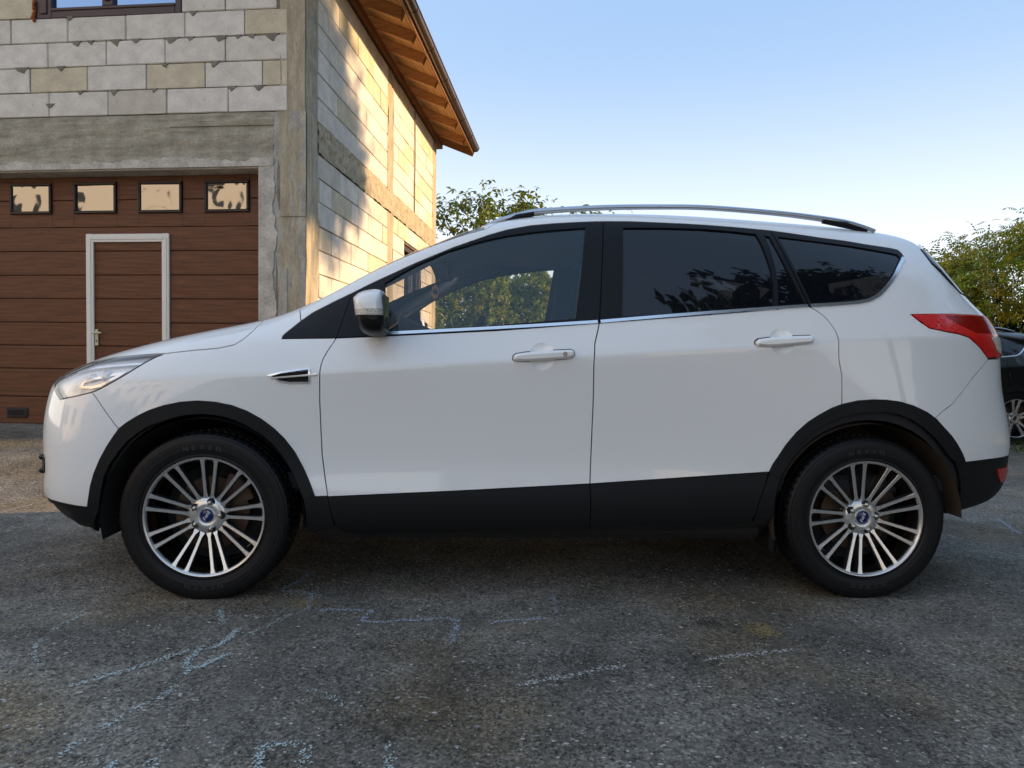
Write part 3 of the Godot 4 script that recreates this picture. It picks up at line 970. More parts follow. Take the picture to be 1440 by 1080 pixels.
func ellipse(cx: float, cy: float, rx: float, ry: float, n := 20) -> PackedVector2Array:
	var p := PackedVector2Array()
	for k in n: p.append(Vector2(cx + rx * cos(TAU * k / n), (cy + ry * sin(TAU * k / n)) * sy))
	return p

func ribbon(a: Array, hw: float) -> PackedVector2Array:
	var p := pv(a)
	var s := PackedVector2Array(smooth(Array(p), 3))
	for i in s.size(): s[i].y *= sy
	return Geometry2D.offset_polyline(s, hw, Geometry2D.JOIN_ROUND, Geometry2D.END_BUTT)[0]

func flip(b: MB) -> MB:
	var o := MB.new()
	o.add(b, Transform3D(Basis.from_scale(Vector3(1, 1, -1)), Vector3.ZERO))
	return o

func sides(called: String, b: MB, m: Material, parents: Array) -> void:
	part(called, b, m, parents[0])
	part(called, flip(b), m, parents[1])

func both(b: MB) -> MB:
	b.mirrored()
	return b

# one wheel; its outer side faces +z
func make_wheel(parent: Node, at: Vector3, outer: bool, style: String, roll: float, rt := 0.345) -> Node3D:
	var w := base("wheel", at, parent)
	w.rotation = Vector3(0, 0.0 if outer else PI, 0)
	if not wheel_parts.has(style):
		var d := {}
		var ty := MB.new()
		var k := 1.0
		var pr := [Vector2(0.236, -0.030), Vector2(0.238, -0.016), Vector2(0.246, -0.008), Vector2(0.252, -0.0085), Vector2(0.256, -0.004), Vector2(0.272, -0.0005), Vector2(0.288, 0.0), Vector2(0.289, -0.0015), Vector2(0.300, -0.002), Vector2(0.311, -0.005), Vector2(0.3118, -0.008), Vector2(0.3185, -0.012), Vector2(0.3240, -0.019), Vector2(0.3275, -0.030),
			Vector2(0.3288, -0.062), Vector2(0.321, -0.0625), Vector2(0.321, -0.072), Vector2(0.3295, -0.0725), Vector2(0.330, -0.105), Vector2(0.322, -0.1055), Vector2(0.322, -0.1225), Vector2(0.330, -0.123), Vector2(0.3295, -0.158), Vector2(0.321, -0.1585), Vector2(0.321, -0.168), Vector2(0.3285, -0.1685), Vector2(0.3265, -0.186), Vector2(0.3235, -0.200), Vector2(0.3185, -0.212), Vector2(0.311, -0.222), Vector2(0.288, -0.232), Vector2(0.256, -0.228), Vector2(0.238, -0.216)]
		for i in pr.size(): pr[i].x = 0.2380 + (pr[i].x - 0.2380) * (rt - 0.238) / (0.330 - 0.238)
		lathe(ty, pr, 272, 0.6, func(i: int, s: int) -> float:
			if (i >= 12 and i <= 14) or (i >= 25 and i <= 27): return -0.0042 if s % 4 == 0 else 0.0
			if (i >= 17 and i <= 22 and i != 19 and i != 20): return -0.004 if (s + 2) % 4 == 0 else 0.0
			return 0.0)
		d["tyre"] = [ty.mesh(), M.rubber]
		var rim := MB.new()
		lathe(rim, [Vector2(0.2275, -0.030), Vector2(0.231, -0.012), Vector2(0.235, -0.007), Vector2(0.2405, -0.006), Vector2(0.2425, -0.010), Vector2(0.240, -0.020)], 96, 0.7)
		d["rim_lip"] = [rim.mesh(), M.alloy]
		var bar := MB.new()
		lathe(bar, [Vector2(0.195, -0.215), Vector2(0.200, -0.16), Vector2(0.208, -0.08), Vector2(0.220, -0.045), Vector2(0.2290, -0.020)], 72, 0.7)
		d["barrel"] = [bar.mesh(), M.alloy_barrel]
		var hub := MB.new()
		lathe(hub, [Vector2(0.031, -0.040), Vector2(0.036, -0.037), Vector2(0.050, -0.0390), Vector2(0.068, -0.0415), Vector2(0.075, -0.046), Vector2(0.078, -0.056), Vector2(0.078, -0.085), Vector2(0.03, -0.085)], 60, 0.6)
		d["hub"] = [hub.mesh(), M.alloy]
		var disc := MB.new()
		lathe(disc, [Vector2(0.05, -0.10), Vector2(0.150, -0.10), Vector2(0.150, -0.122), Vector2(0.05, -0.122)], 48)
		d["brake_disc"] = [disc.mesh(), M.steel_rusty]
		var back := MB.new()
		lathe(back, [Vector2(0.0, -0.135), Vector2(0.198, -0.135), Vector2(0.198, -0.16), Vector2(0.0, -0.16)], 40)
		d["backing_plate"] = [back.mesh(), M.liner]
		var cap := MB.new()
		lathe(cap, [Vector2(0.0, -0.0355), Vector2(0.018, -0.0365), Vector2(0.0265, -0.039), Vector2(0.030, -0.043)], 32, 0.5)
		d["centre_cap"] = [cap.mesh(), M.badge_blue if style == "pairs" else M.alloy_dark]
		var rg := MB.new()
		lathe(rg, [Vector2(0.0265, -0.040), Vector2(0.028, -0.0365), Vector2(0.031, -0.0365), Vector2(0.033, -0.041)], 32, 0.5)
		d["cap_ring"] = [rg.mesh(), M.chrome]
		# a spoke along +x: tapered, chamfered, dished towards the hub
		var sp := MB.new()
		var sb := MB.new()
		var pairs := style == "pairs"
		var st := []
		for q in ([[0.070, 0.0125, 0.0120, -0.0430], [0.088, 0.0140, 0.0070, -0.0385], [0.14, 0.0190, 0.0071, -0.0295], [0.185, 0.0232, 0.0073, -0.0205], [0.212, 0.0258, 0.0080, -0.0145], [0.2265, 0.0268, 0.0100, -0.0110], [0.235, 0.0250, 0.0150, -0.0095]] if pairs else [[0.06, 0.0, 0.020, -0.045], [0.11, 0.0, 0.015, -0.034], [0.17, 0.0, 0.016, -0.022], [0.215, 0.0, 0.021, -0.013], [0.234, 0.0, 0.030, -0.010]]):
			st.append([Vector3(q[0], q[1], q[3]), q[2]])
		for i in st.size() - 1:
			var r0 := []
			var r1 := []
			for z in [[i, r0], [i + 1, r1]]:
				var c: Vector3 = st[z[0]][0]
				var h: float = st[z[0]][1]
				for o in [[-h - 0.001, -0.030], [-h, -0.0030], [-h + 0.0018, 0.0], [h - 0.0018, 0.0], [h, -0.0030], [h + 0.001, -0.030]]: z[1].append(c + Vector3(0, o[0], o[1]))
			for k2 in [1, 2, 3]: sp.quad(r0[k2], r1[k2], r1[k2 + 1], r0[k2 + 1])
			for k2 in [0, 4]: sb.quad(r0[k2], r1[k2], r1[k2 + 1], r0[k2 + 1])
		d["spoke_flank"] = [sb.mesh(), M.alloy_dark]
		var cal := MB.new()
		lathe(cal, [Vector2(0.095, -0.088), Vector2(0.178, -0.088), Vector2(0.186, -0.096), Vector2(0.186, -0.13), Vector2(0.095, -0.13)], 12, 0.7, null, 0.35, 1.15)
		d["brake_caliper"] = [cal.mesh(), M.steel_rusty]
		d["spoke"] = [sp.mesh(), M.alloy]
		var ln := MB.new()
		lathe(ln, [Vector2(0.0, 0.017), Vector2(0.007, 0.0155), Vector2(0.0100, 0.012), Vector2(0.0110, 0.0)], 6, 0.9)
		d["lug_nut"] = [ln.mesh(), M.lug]
		var pk := MB.new()
		lathe(pk, [Vector2(0.0, 0.0), Vector2(0.0170, 0.0), Vector2(0.018, -0.004)], 20)
		d["lug_pocket_shade"] = [pk.mesh(), M.dark_hole]  # flat raised disc; its black colour stands for the shade in the recess
		if pairs:
			var tx := MB.new()
			for row in ["NEXEN", "NEXEN"].size():
				for q in 5:
					var tm := TextMesh.new()
					var sf := SystemFont.new()
					sf.font_names = PackedStringArray(["Droid Sans"]); sf.font_weight = 700
					tm.font = sf; tm.text = "NEXEN"[q]; tm.font_size = 32; tm.pixel_size = 0.00085; tm.depth = 0.0012
					var a: float = PI / 2 + (2 - q) * 0.118 + PI * row
					var bt := MB.new()
					var arr := tm.get_mesh_arrays()
					var vv: PackedVector3Array = arr[Mesh.ARRAY_VERTEX]
					var nn: PackedVector3Array = arr[Mesh.ARRAY_NORMAL]
					var ii: PackedInt32Array = arr[Mesh.ARRAY_INDEX]
					for e in ii: bt.v.append(vv[e]); bt.n.append(nn[e])
					tx.add(bt, Transform3D(Basis(Vector3(0, 0, 1), a - PI / 2) * Basis.from_scale(Vector3(1.25, 0.95, 1)), Vector3(cos(a) * 0.279, sin(a) * 0.283, 0.0004)))
			d["tyre_lettering"] = [tx.mesh(), M.rubber_letter]
			var fo := MB.new()
			var tm2 := TextMesh.new()
			var sf2 := SystemFont.new()
			sf2.font_names = PackedStringArray(["Droid Serif"]); sf2.font_weight = 700; sf2.font_italic = true
			tm2.font = sf2; tm2.text = "Ford"; tm2.font_size = 32; tm2.pixel_size = 0.00052; tm2.depth = 0.0008
			var arr2 := tm2.get_mesh_arrays()
			var v2: PackedVector3Array = arr2[Mesh.ARRAY_VERTEX]
			var n2: PackedVector3Array = arr2[Mesh.ARRAY_NORMAL]
			var i2: PackedInt32Array = arr2[Mesh.ARRAY_INDEX]
			var bt2 := MB.new()
			for e in i2: bt2.v.append(v2[e] + Vector3(v2[e].y * 0.25, 0, 0)); bt2.n.append(n2[e])
			fo.add(bt2, Transform3D(Basis(), Vector3(0, 0, -0.0352)))
			d["cap_lettering"] = [fo.mesh(), M.badge_white]
		wheel_parts[style] = d
	var d: Dictionary = wheel_parts[style]
	for key in ["tyre", "rim_lip", "barrel", "hub", "brake_disc", "brake_caliper", "backing_plate", "centre_cap", "cap_ring"]:
		part(key, d[key][0], d[key][1], w)
	var pairs2 := style == "pairs"
	var n := 9 if style == "pairs" else 5
	for k in n:
		for s in [1.0, -1.0]:
			var a: float = roll + TAU * k / n + (0.0 if style == "pairs" else s * 0.20)
			var o := part("spoke", d.spoke[0], d.spoke[1], w)
			var o2 := part("spoke_flank", d.spoke_flank[0], d.spoke_flank[1], w)
			o2.transform = Transform3D(Basis(Vector3(0, 0, 1), a) * (Basis.from_scale(Vector3(1, s, 1)) if pairs2 else Basis()), Vector3.ZERO)
			o.transform = Transform3D(Basis(Vector3(0, 0, 1), a) * (Basis.from_scale(Vector3(1, s, 1)) if style == "pairs" else Basis()), Vector3.ZERO)
	for k in 5:
		var a := roll * 0.3 + TAU * k / 5
		var p := Vector3(cos(a) * 0.0555, sin(a) * 0.0555, -0.0398)
		part("lug_pocket_shade", d.lug_pocket_shade[0], d.lug_pocket_shade[1], w, Transform3D(Basis(), p))
		part("lug_nut", d.lug_nut[0], d.lug_nut[1], w, Transform3D(Basis(), p + Vector3(0, 0, 0.0005)))
	if style == "pairs":
		part("tyre_lettering", d.tyre_lettering[0], d.tyre_lettering[1], w, Transform3D(Basis(Vector3(0, 0, 1), roll * 0.12), Vector3.ZERO))
		part("cap_lettering", d.cap_lettering[0], d.cap_lettering[1], w, Transform3D(Basis(Vector3(0, 0, 1), 0.9 + roll), Vector3.ZERO))
	return w

var wheel_parts := {}

func pillow(outline: PackedVector2Array, zs: Array, lo: float, hi: float) -> MB:
	# a rounded body from scaled copies of one outline; keeps the faces whose middle lies between heights lo and hi
	var b := MB.new()
	var c := Vector2.ZERO
	for p in outline: c += p
	c /= outline.size()
	var pts := []
	for z in zs:
		var r := []
		for p in outline:
			var q: Vector2 = c + (p - c) * z[1]
			r.append(Vector3(q.x + z[2], q.y * sy, z[0]))
		pts.append(r)
	var m := outline.size()
	var nor := func(i: int, k: int) -> Vector3:
		var a: Vector3 = pts[mini(i + 1, pts.size() - 1)][k] - pts[maxi(i - 1, 0)][k]
		var t: Vector3 = pts[i][(k + 1) % m] - pts[i][(k + m - 1) % m]
		return t.cross(a).normalized()
	for i in pts.size() - 1:
		for k in m:
			var l := (k + 1) % m
			b.quadn(pts[i][k], pts[i][l], pts[i + 1][l], pts[i + 1][k], nor.call(i, k), nor.call(i, l), nor.call(i + 1, l), nor.call(i + 1, k))
	var e: Array = pts[-1]
	for k in m - 2:
		b.tri(e[0], e[k + 1], e[k + 2])
	return slice(slice(b, lo * sy, 1.0), hi * sy, -1.0)

# keeps what lies above (side 1) or below (side -1) a height
func slice(b: MB, y: float, side: float) -> MB:
	var o := MB.new()
	var k := 0
	while k < b.v.size():
		var poly := []
		for w in 3:
			var p := b.v[k + w]
			var q := b.v[k + (w + 1) % 3]
			var n := b.n[k + w]
			var m := b.n[k + (w + 1) % 3]
			var dp := (p.y - y) * side
			var dq := (q.y - y) * side
			if dp >= 0.0: poly.append([p, n])
			if (dp < 0.0) != (dq < 0.0):
				var t := dp / (dp - dq)
				poly.append([p.lerp(q, t), n.lerp(m, t).normalized()])
		for i in range(1, poly.size() - 1):
			for w in [0, i, i + 1]: o.v.append(poly[w][0]); o.n.append(poly[w][1])
		k += 3
	return o

func make_car(called: String, paint: Material, style: String, sy_: float, detail: bool) -> Node3D:
	sy = sy_
	loft_setup(8 if detail else 4, 6 if detail else 4)
	var car := base(called)
	var O := {}
	for k in OUTLINE: O[k] = ol(k)
	var GAP := 0.0024
	# --- dark inner skin behind all gaps, open at the glass and the wheels
	var wells := []
	for ax in [-0.012, 2.700]: wells.append(ellipse(ax, 0.325, 0.405, 0.415, 40))
	var all := PackedVector2Array([Vector2(-2, 0.1), Vector2(5, 0.1), Vector2(5, 3), Vector2(-2, 3)])
	var open := [grown(O.glass1, 0.004), grown(O.glass2, 0.004), grown(O.glass4, 0.004), O.glass3, grown(O.windscreen, -0.03), grown(O.rear_window, -0.03), grown(O.headlight, -0.002)]
	part("inner_shell", both(panel(all, open + wells, -0.016, 0.0)), M.inner_dark, car)
	var roofline := PackedVector2Array([Vector2(0.8, 1.47 * sy), Vector2(1.2, 1.585 * sy), Vector2(3.0, 1.50 * sy), Vector2(3.2, 2), Vector2(0.95, 2)])
	part("headliner", both(panel(roofline, [], -0.035, 0.0)), M.headliner, car)
	# --- painted panels
	part("hood", both(panel(O.hood, [], 0.0, 0.012, GAP)), paint, car)
	part("roof_skin", both(panel(O.roof, [], 0.0, 0.01, 0.001)), paint, car)
	part("windscreen", both(panel(O.windscreen, [], -0.004, 0.0, 0.002)), M.sky_veil_glass, car)
	part("rear_window", both(panel(O.rear_window, [], 0.0, 0.008, 0.002)), M.privacy_glass, car)
	var rt2 := PackedVector2Array([Vector2(3.071, 1.494 * sy), Vector2(3.087, 1.418 * sy), Vector2(3.155, 1.335 * sy), Vector2(3.206, 1.289 * sy), Vector2(3.262, 1.276 * sy), Vector2(3.35, 1.27 * sy), Vector2(3.30, 1.33 * sy), Vector2(3.22, 1.41 * sy), Vector2(3.17, 1.488 * sy)])
	part("rear_window_trim", both(panel(rt2, [], 0.004, 0.008, 0.002)), M.gloss_black, car)
	part("tailgate", both(panel(O.tailgate, [], 0.0, 0.012, GAP)), paint, car)
	var fb := part("front_bumper", both(panel(O.front_bumper, [], 0.0, 0.012, GAP)), paint, car)
	var intake := PackedVector2Array([Vector2(-0.865, 0.44 * sy), Vector2(-1.2, 0.44 * sy), Vector2(-1.2, 0.60 * sy), Vector2(-0.885, 0.60 * sy)])
	part("intake", both(panel(intake, [], 0.004, 0.01)), M.satin_black, fb)
	var up_g := PackedVector2Array([Vector2(-0.86, 0.74 * sy), Vector2(-1.2, 0.74 * sy), Vector2(-1.2, 0.85 * sy), Vector2(-0.83, 0.85 * sy)])
	part("grille", both(panel(up_g, [], 0.004, 0.01)), M.satin_black, fb)
	for s in [1, -1]:
		var fg := MB.new()
		box(fg, Vector3(-0.727, 0.505 * sy, 0.66 * s), Vector3(0.075, 0.10, 0.10), 0.02)
		part("fog_lamp_bezel", fg, M.satin_black, fb)
		for yy in [0.535, 0.478]: part("fog_lamp_bar", boxm(Vector3(-0.757, yy * sy, 0.660 * s), Vector3(0.05, 0.022, 0.07), 0.008), M.gloss_black, fb)
	part("lower_lip", both(panel(O.front_lip, [], -0.006, 0.02)), M.cladding, fb)
	var rbp := part("rear_bumper", both(panel(O.rear_bumper, [], 0.0, 0.012, GAP)), paint, car)
	part("lower_cladding", both(panel(O.rear_lip, [], -0.002, 0.02, 0.001)), M.cladding, rbp)
	var rf := PackedVector2Array([Vector2(3.338, 0.520 * sy), Vector2(3.46, 0.52 * sy), Vector2(3.46, 0.455 * sy), Vector2(3.385, 0.455 * sy), Vector2(3.355, 0.487 * sy)])
	sides("reflector", panel(rf, [], 0.003, 0.01), M.reflector, [rbp, rbp])
	# --- sides
	var fe := [null, null]
	var qp := [null, null]
	var fd := [null, null]
	var rd := [null, null]
	var vent_o := pv([0.246, 0.8975, 0.30, 0.912, 0.408, 0.928, 0.414, 0.924, 0.416, 0.878, 0.410, 0.867, 0.330, 0.866, 0.292, 0.872])
	for i in vent_o.size(): vent_o[i].y *= sy
	var vent_i := grown(vent_o, -0.0062)
	var fm := panel(O.fender, [vent_i], 0.0, 0.014, GAP)
	var qm := panel(O.quarter_panel, [], 0.0, 0.014, GAP)
	var cups := [[1.337, 0.985, 0.052, 0.056, 0.0135], [2.317, 1.058, 0.052, 0.054, 0.0135]]
	var dm := panel(O.front_door, [ellipse(cups[0][0], cups[0][1], cups[0][2], cups[0][3], 28)], 0.0, 0.016, GAP)
	var rm := panel(O.rear_door, [ellipse(cups[1][0], cups[1][1], cups[1][2], cups[1][3], 28)], 0.0, 0.016, GAP)
	for s in 2:
		fe[s] = part("front_fender", fm if s == 0 else flip(fm), paint, car)
		fd[s] = part("front_door", dm if s == 0 else flip(dm), paint, car)
		rd[s] = part("rear_door", rm if s == 0 else flip(rm), paint, car)
		qp[s] = part("quarter_panel", qm if s == 0 else flip(qm), paint, car)
	for d in 2:
		var b := panel(ellipse(cups[d][0], cups[d][1], cups[d][2], cups[d][3], 28), [], 0.0, 0.0, 0.0, cups[d])
		sides("handle_cup", b, paint, fd if d == 0 else rd)
	var arch_f := panel(O.front_arch, [], 0.007, 0.035)
	sides("wheel_arch_trim", arch_f, M.cladding, fe)
	sides("wheel_arch_trim", panel(O.rear_arch, [], 0.007, 0.035), M.cladding, qp)
	sides("fender_cladding", panel(O.fender_cladding, [], 0.003, 0.02, 0.001), M.cladding, fe)
	sides("sill_cladding", panel(O.rear_sill_cladding, [], 0.003, 0.02, 0.002), M.cladding, qp)
	sides("door_cladding", panel(O.front_door_cladding, [], 0.003, 0.02, 0.002), M.cladding, fd)
	sides("door_cladding", panel(O.rear_door_cladding, [], 0.003, 0.02, 0.002), M.cladding, rd)
	sides("corner_trim", panel(O.corner_trim, [], 0.001, 0.01, 0.001), M.satin_black, fe)
	sides("window_frame", panel(O.front_frame, [O.glass1], 0.002, 0.012, 0.002), M.satin_black, fd)
	sides("window_frame", panel(O.rear_frame, [O.glass2, O.glass3], 0.002, 0.012, 0.002), M.satin_black, rd)
	sides("window_frame", panel(O.quarter_frame, [O.glass4], 0.002, 0.012, 0.002), M.satin_black, qp)
	# gloss black covers on the pillars between the doors
	var bp := PackedVector2Array([Vector2(1.538, 1.14 * sy), Vector2(1.562, 1.14 * sy), Vector2(1.60, 1.55 * sy), Vector2(1.548, 1.55 * sy)])
	sides("window_glass", panel(grown(O.glass1, 0.004), [], -0.006, 0.0), M.sky_veil_glass, fd)
	sides("window_glass", panel(grown(O.glass2, 0.004), [], -0.006, 0.0), M.privacy_glass, rd)
	sides("quarter_light", panel(grown(O.glass3, 0.003), [], -0.005, 0.0), M.privacy_glass, rd)
	sides("quarter_glass", panel(grown(O.glass4, 0.004), [], -0.004, 0.0), M.privacy_glass, qp)
	var c1 := [0.706, 1.0705, 0.93, 1.0845, 1.159, 1.0995, 1.37, 1.1145, 1.568, 1.1295]
	var c2 := [1.580, 1.1305, 1.81, 1.153, 2.04, 1.174, 2.25, 1.192, 2.449, 1.208]
	var c3 := [2.460, 1.209, 2.607, 1.2195, 2.703, 1.233, 2.758, 1.256, 2.79, 1.279, 2.815, 1.301, 2.86, 1.345, 2.894, 1.387, 2.925, 1.421, 2.940, 1.438]
	sides("chrome_strip", panel(ribbon(c1, 0.0062), [], 0.005, 0.008), M.chrome, fd)
	sides("chrome_strip", panel(ribbon(c2, 0.0062), [], 0.005, 0.008), M.chrome, rd)
	sides("chrome_strip", panel(ribbon(c3, 0.0070), [], 0.005, 0.008), M.chrome, qp)
	# fender vent: chrome surround, dark slot, bar
	var vz := Transform3D(Basis(), Vector3(0, 0, 0.0))
	sides("vent_surround", panel(vent_o, [vent_i], 0.005, 0.014), M.chrome, fe)
	sides("vent_slot", panel(vent_i, [], -0.012, 0.0), M.dark_hole, fe)
	sides("vent_bar", panel(ribbon([0.262, 0.887, 0.35, 0.895, 0.442, 0.9035], 0.0032), [], 0.006, 0.012), M.chrome, fe)
	# handles: a grip with rounded ends standing off the door
	for d in 2:
		var hp: PackedVector2Array
		if d == 0: hp = pv([1.220, 0.972, 1.228, 0.965, 1.274, 0.9645, 1.36, 0.970, 1.444, 0.9775, 1.460, 0.983, 1.467, 0.994, 1.464, 1.008, 1.452, 1.0135, 1.36, 1.0085, 1.27, 1.0005, 1.232, 0.994, 1.222, 0.986])
		else: hp = pv([2.204, 1.046, 2.212, 1.038, 2.26, 1.0345, 2.34, 1.041, 2.425, 1.050, 2.438, 1.056, 2.443, 1.067, 2.440, 1.078, 2.43, 1.083, 2.34, 1.079, 2.26, 1.0725, 2.218, 1.066, 2.206, 1.057])
		for i in hp.size(): hp[i].y *= sy
		var hb := MB.new()
		prism(hb, hp, 0.885, 0.938, 0.010)
		sides("door_handle", hb, paint, fd if d == 0 else rd)
		var hs := MB.new()
		for pc in Geometry2D.clip_polygons(grown(hp, 0.0035), ellipse(cups[d][0], cups[d][1], cups[d][2], cups[d][3], 28)): prism(hs, pc, 0.88, 0.9165, 0.002)
		sides("handle_seal", hs, M.satin_black, fd if d == 0 else rd)
	var kl := MB.new()
	lathe(kl, [Vector2(0.0, 0.002), Vector2(0.005, 0.002), Vector2(0.0055, 0.004), Vector2(0.009, 0.004), Vector2(0.010, 0.0)], 20, 0.5)
	part("key_lock", kl, M.lug, fd[0], Transform3D(Basis(), Vector3(1.428, 0.996 * sy, 0.937)))
	# --- lamps
	var hl_in := panel(grown(O.headlight, 0.004), [], -0.020, 0.0)
	for s in 2:
		var hl := part("headlight", panel(O.headlight, [], 0.001, 0.0, 0.003) if s == 0 else flip(panel(O.headlight, [], 0.001, 0.0, 0.003)), M.lamp_glass, car)
		part("reflector_bowl", hl_in if s == 0 else flip(hl_in), M.lamp_inner, hl)
		var rim := panel(O.headlight, [grown(O.headlight, -0.005)], -0.001, 0.006, 0.002)
		part("lamp_rim", rim if s == 0 else flip(rim), M.lamp_dark, hl)
		var mo := pv([-0.555, 0.838, -0.530, 0.873, -0.40, 0.903, -0.335, 0.912, -0.365, 0.889, -0.44, 0.846, -0.49, 0.836])
		for i in mo.size(): mo[i].y *= sy
		var fr := panel(mo, [grown(mo, -0.011)], -0.012, 0.012)
		part("module_frame", fr if s == 0 else flip(fr), M.chrome, hl)
		var dk := panel(grown(mo, -0.011), [], -0.028, 0.0)
		part("module_inside", dk if s == 0 else flip(dk), M.lamp_dark, hl)
		var bar := panel(ribbon([-0.60, 0.905, -0.50, 0.925, -0.36, 0.938, -0.24, 0.945], 0.004), [], -0.010, 0.01)
		part("light_bar", bar if s == 0 else flip(bar), M.chrome, hl)
		var pj := MB.new()
		lathe(pj, [Vector2(0.0, 0.014), Vector2(0.012, 0.012), Vector2(0.021, 0.004), Vector2(0.024, -0.004), Vector2(0.028, -0.002), Vector2(0.030, -0.012)], 24, 0.5)
		for q in [[-0.495, 0.864], [-0.425, 0.880]]:
			part("projector", pj, M.lamp_inner, hl, Transform3D(Basis(Vector3.UP, -0.5 if s == 0 else PI + 0.5), Vector3(q[0], q[1] * sy, (0.795 if q[0] < -0.45 else 0.825) * (1 if s == 0 else -1))))
		var tl := part("tail_light", panel(O.tail_light, [], 0.004, 0.02, 0.002) if s == 0 else flip(panel(O.tail_light, [], 0.004, 0.02, 0.002)), M.tail_red, car)
		var wl := PackedVector2Array()
		for q in [[3.300, 1.091], [3.35, 1.098], [3.46, 1.092], [3.46, 1.04], [3.385, 1.022], [3.345, 1.035]]: wl.append(Vector2(q[0], q[1] * sy))
		var db := PackedVector2Array()
		for q in [[3.05, 1.178], [3.333, 1.184], [3.388, 1.145], [3.375, 1.108], [3.204, 1.105], [3.117, 1.139]]: db.append(Vector2(q[0], q[1] * sy))
		var dbm := panel(db, [], 0.0045, 0.002)
		part("dark_lens", dbm if s == 0 else flip(dbm), M.tail_dark, tl)
		var wm := panel(wl, [], 0.006, 0.006)
		part("reversing_lens", wm if s == 0 else flip(wm), M.tail_clear, tl)
	# --- mirrors
	var mo2 := PackedVector2Array(smooth(Array(pv([0.590, 1.205, 0.612, 1.226, 0.650, 1.238, 0.690, 1.240, 0.708, 1.225, 0.717, 1.170, 0.722, 1.100, 0.716, 1.066, 0.690, 1.056, 0.650, 1.060, 0.618, 1.080, 0.600, 1.130, 0.590, 1.205])), 3))
	mo2.remove_at(mo2.size() - 1)
	if Geometry2D.is_polygon_clockwise(mo2): mo2.reverse()
	var zs := [[0.862, 0.80, 0.0], [0.872, 0.93, 0.0], [0.890, 1.0, 0.0], [0.925, 1.01, 0.0], [0.965, 0.985, 0.002], [1.0, 0.93, 0.004], [1.025, 0.85, 0.007], [1.042, 0.74, 0.010], [1.053, 0.58, 0.012], [1.058, 0.36, 0.014]]
	for s in 2:
		var mi := part("wing_mirror", pillow(mo2, zs, 0.9, 1.134) if s == 0 else flip(pillow(mo2, zs, 0.9, 1.134)), M.satin_black, car)
		var cap := pillow(mo2, zs, 1.158, 2.0)
		var ind := pillow(mo2, zs, 1.134, 1.158)
		part("mirror_cap", cap if s == 0 else flip(cap), paint, mi)
		part("mirror_indicator", ind if s == 0 else flip(ind), M.tail_clear, mi)
		var gl := boxm(Vector3(0.718, 1.15 * sy, 0.955), Vector3(0.006, 0.13, 0.14), 0.002)
		part("mirror_back", gl if s == 0 else flip(gl), M.gloss_black, mi)
		var ft := MB.new()
		tube(ft, [Vector3(0.665, 1.075 * sy, 0.80), Vector3(0.665, 1.076 * sy, 0.86), Vector3(0.660, 1.085 * sy, 0.90)], [0.034, 0.030, 0.026], 12, true, Vector2(1.3, 0.6))
		part("mirror_foot", ft if s == 0 else flip(ft), M.satin_black, mi)
	# --- roof rails
	var rp := [[1.095, 1.563], [1.15, 1.587], [1.219, 1.608], [1.298, 1.629], [1.362, 1.639], [1.637, 1.658], [1.90, 1.6645], [2.121, 1.6645], [2.405, 1.650], [2.569, 1.636], [2.734, 1.616], [2.828, 1.596], [2.905, 1.576]]
	var rr := [0.006, 0.012, 0.0145, 0.0145, 0.0135, 0.0125, 0.012, 0.012, 0.0125, 0.0135, 0.0145, 0.012, 0.006]
	var p3 := []
	var rad := []
	for i in rp.size() - 1:
		for k in 3:
			var t := k / 3.0
			var a := Vector2(rp[i][0], rp[i][1])
			var b := Vector2(rp[i + 1][0], rp[i + 1][1])
			var c := a.cubic_interpolate(b, Vector2(rp[maxi(i - 1, 0)][0], rp[maxi(i - 1, 0)][1]), Vector2(rp[mini(i + 2, rp.size() - 1)][0], rp[mini(i + 2, rp.size() - 1)][1]), t)
			p3.append(Vector3(c.x, c.y * sy, 0.592 - 0.03 * absf(c.x - 2.0)))
			rad.append(lerpf(rr[i], rr[i + 1], t))
	for s in 2:
		var rb := MB.new()
		tube(rb, p3, rad, 14, true, Vector2(1.25, 1.0))
		var rl := part("roof_rail", rb if s == 0 else flip(rb), M.brushed, car)
		for q in [[1.17, 1.32, 1.580, 1.626], [2.845, 2.635, 1.578, 1.618]]:
			var fo := MB.new()
			tube(fo, [Vector3(q[0], q[2] * sy, 0.572), Vector3((q[0] + q[1]) / 2, (q[2] + q[3]) / 2 * sy + 0.004, 0.580), Vector3(q[1], q[3] * sy, 0.580)], [0.008, 0.015, 0.012], 10, true, Vector2(1.0, 1.0))
			part("rail_foot", fo if s == 0 else flip(fo), M.satin_black, rl)
	# --- spoiler over the rear window
	var sp := MB.new()
	box(sp, Vector3(3.065, 1.513 * sy, 0), Vector3(0.17, 0.05, 1.06), 0.016)
	for i in sp.v.size(): sp.v[i].y -= (sp.v[i].x - 3.03) * 0.16 - 0.006
	part("roof_spoiler", sp, paint, car)
	# --- wheel wells, underside, mud flaps
	for ax in [-0.012, 2.700]:
		for s in 2:
			var wl := MB.new()
			lathe(wl, [Vector2(0.402, 0.47), Vector2(0.402, 0.80), Vector2(0.398, 0.905)], 40, 0.75, null, -0.12 if ax < 1 else 0.02, PI + 0.22)
			lathe(wl, [Vector2(0.0, 0.47), Vector2(0.405, 0.47)], 40, 0.75, null, -0.12 if ax < 1 else 0.02, PI + 0.22)
			var t := Transform3D(Basis(), Vector3(ax, 0.325, 0))
			var o := MB.new()
			o.add(wl, t)
			part("wheel_well", o if s == 0 else flip(o), M.liner if ax < 1 else M.liner_dusty, car)
	var ub := MB.new()
	box(ub, Vector3(1.35, 0.27, 0), Vector3(1.9, 0.10, 1.66), 0.03)
	box(ub, Vector3(-0.55, 0.33, 0), Vector3(0.35, 0.10, 1.0), 0.03)
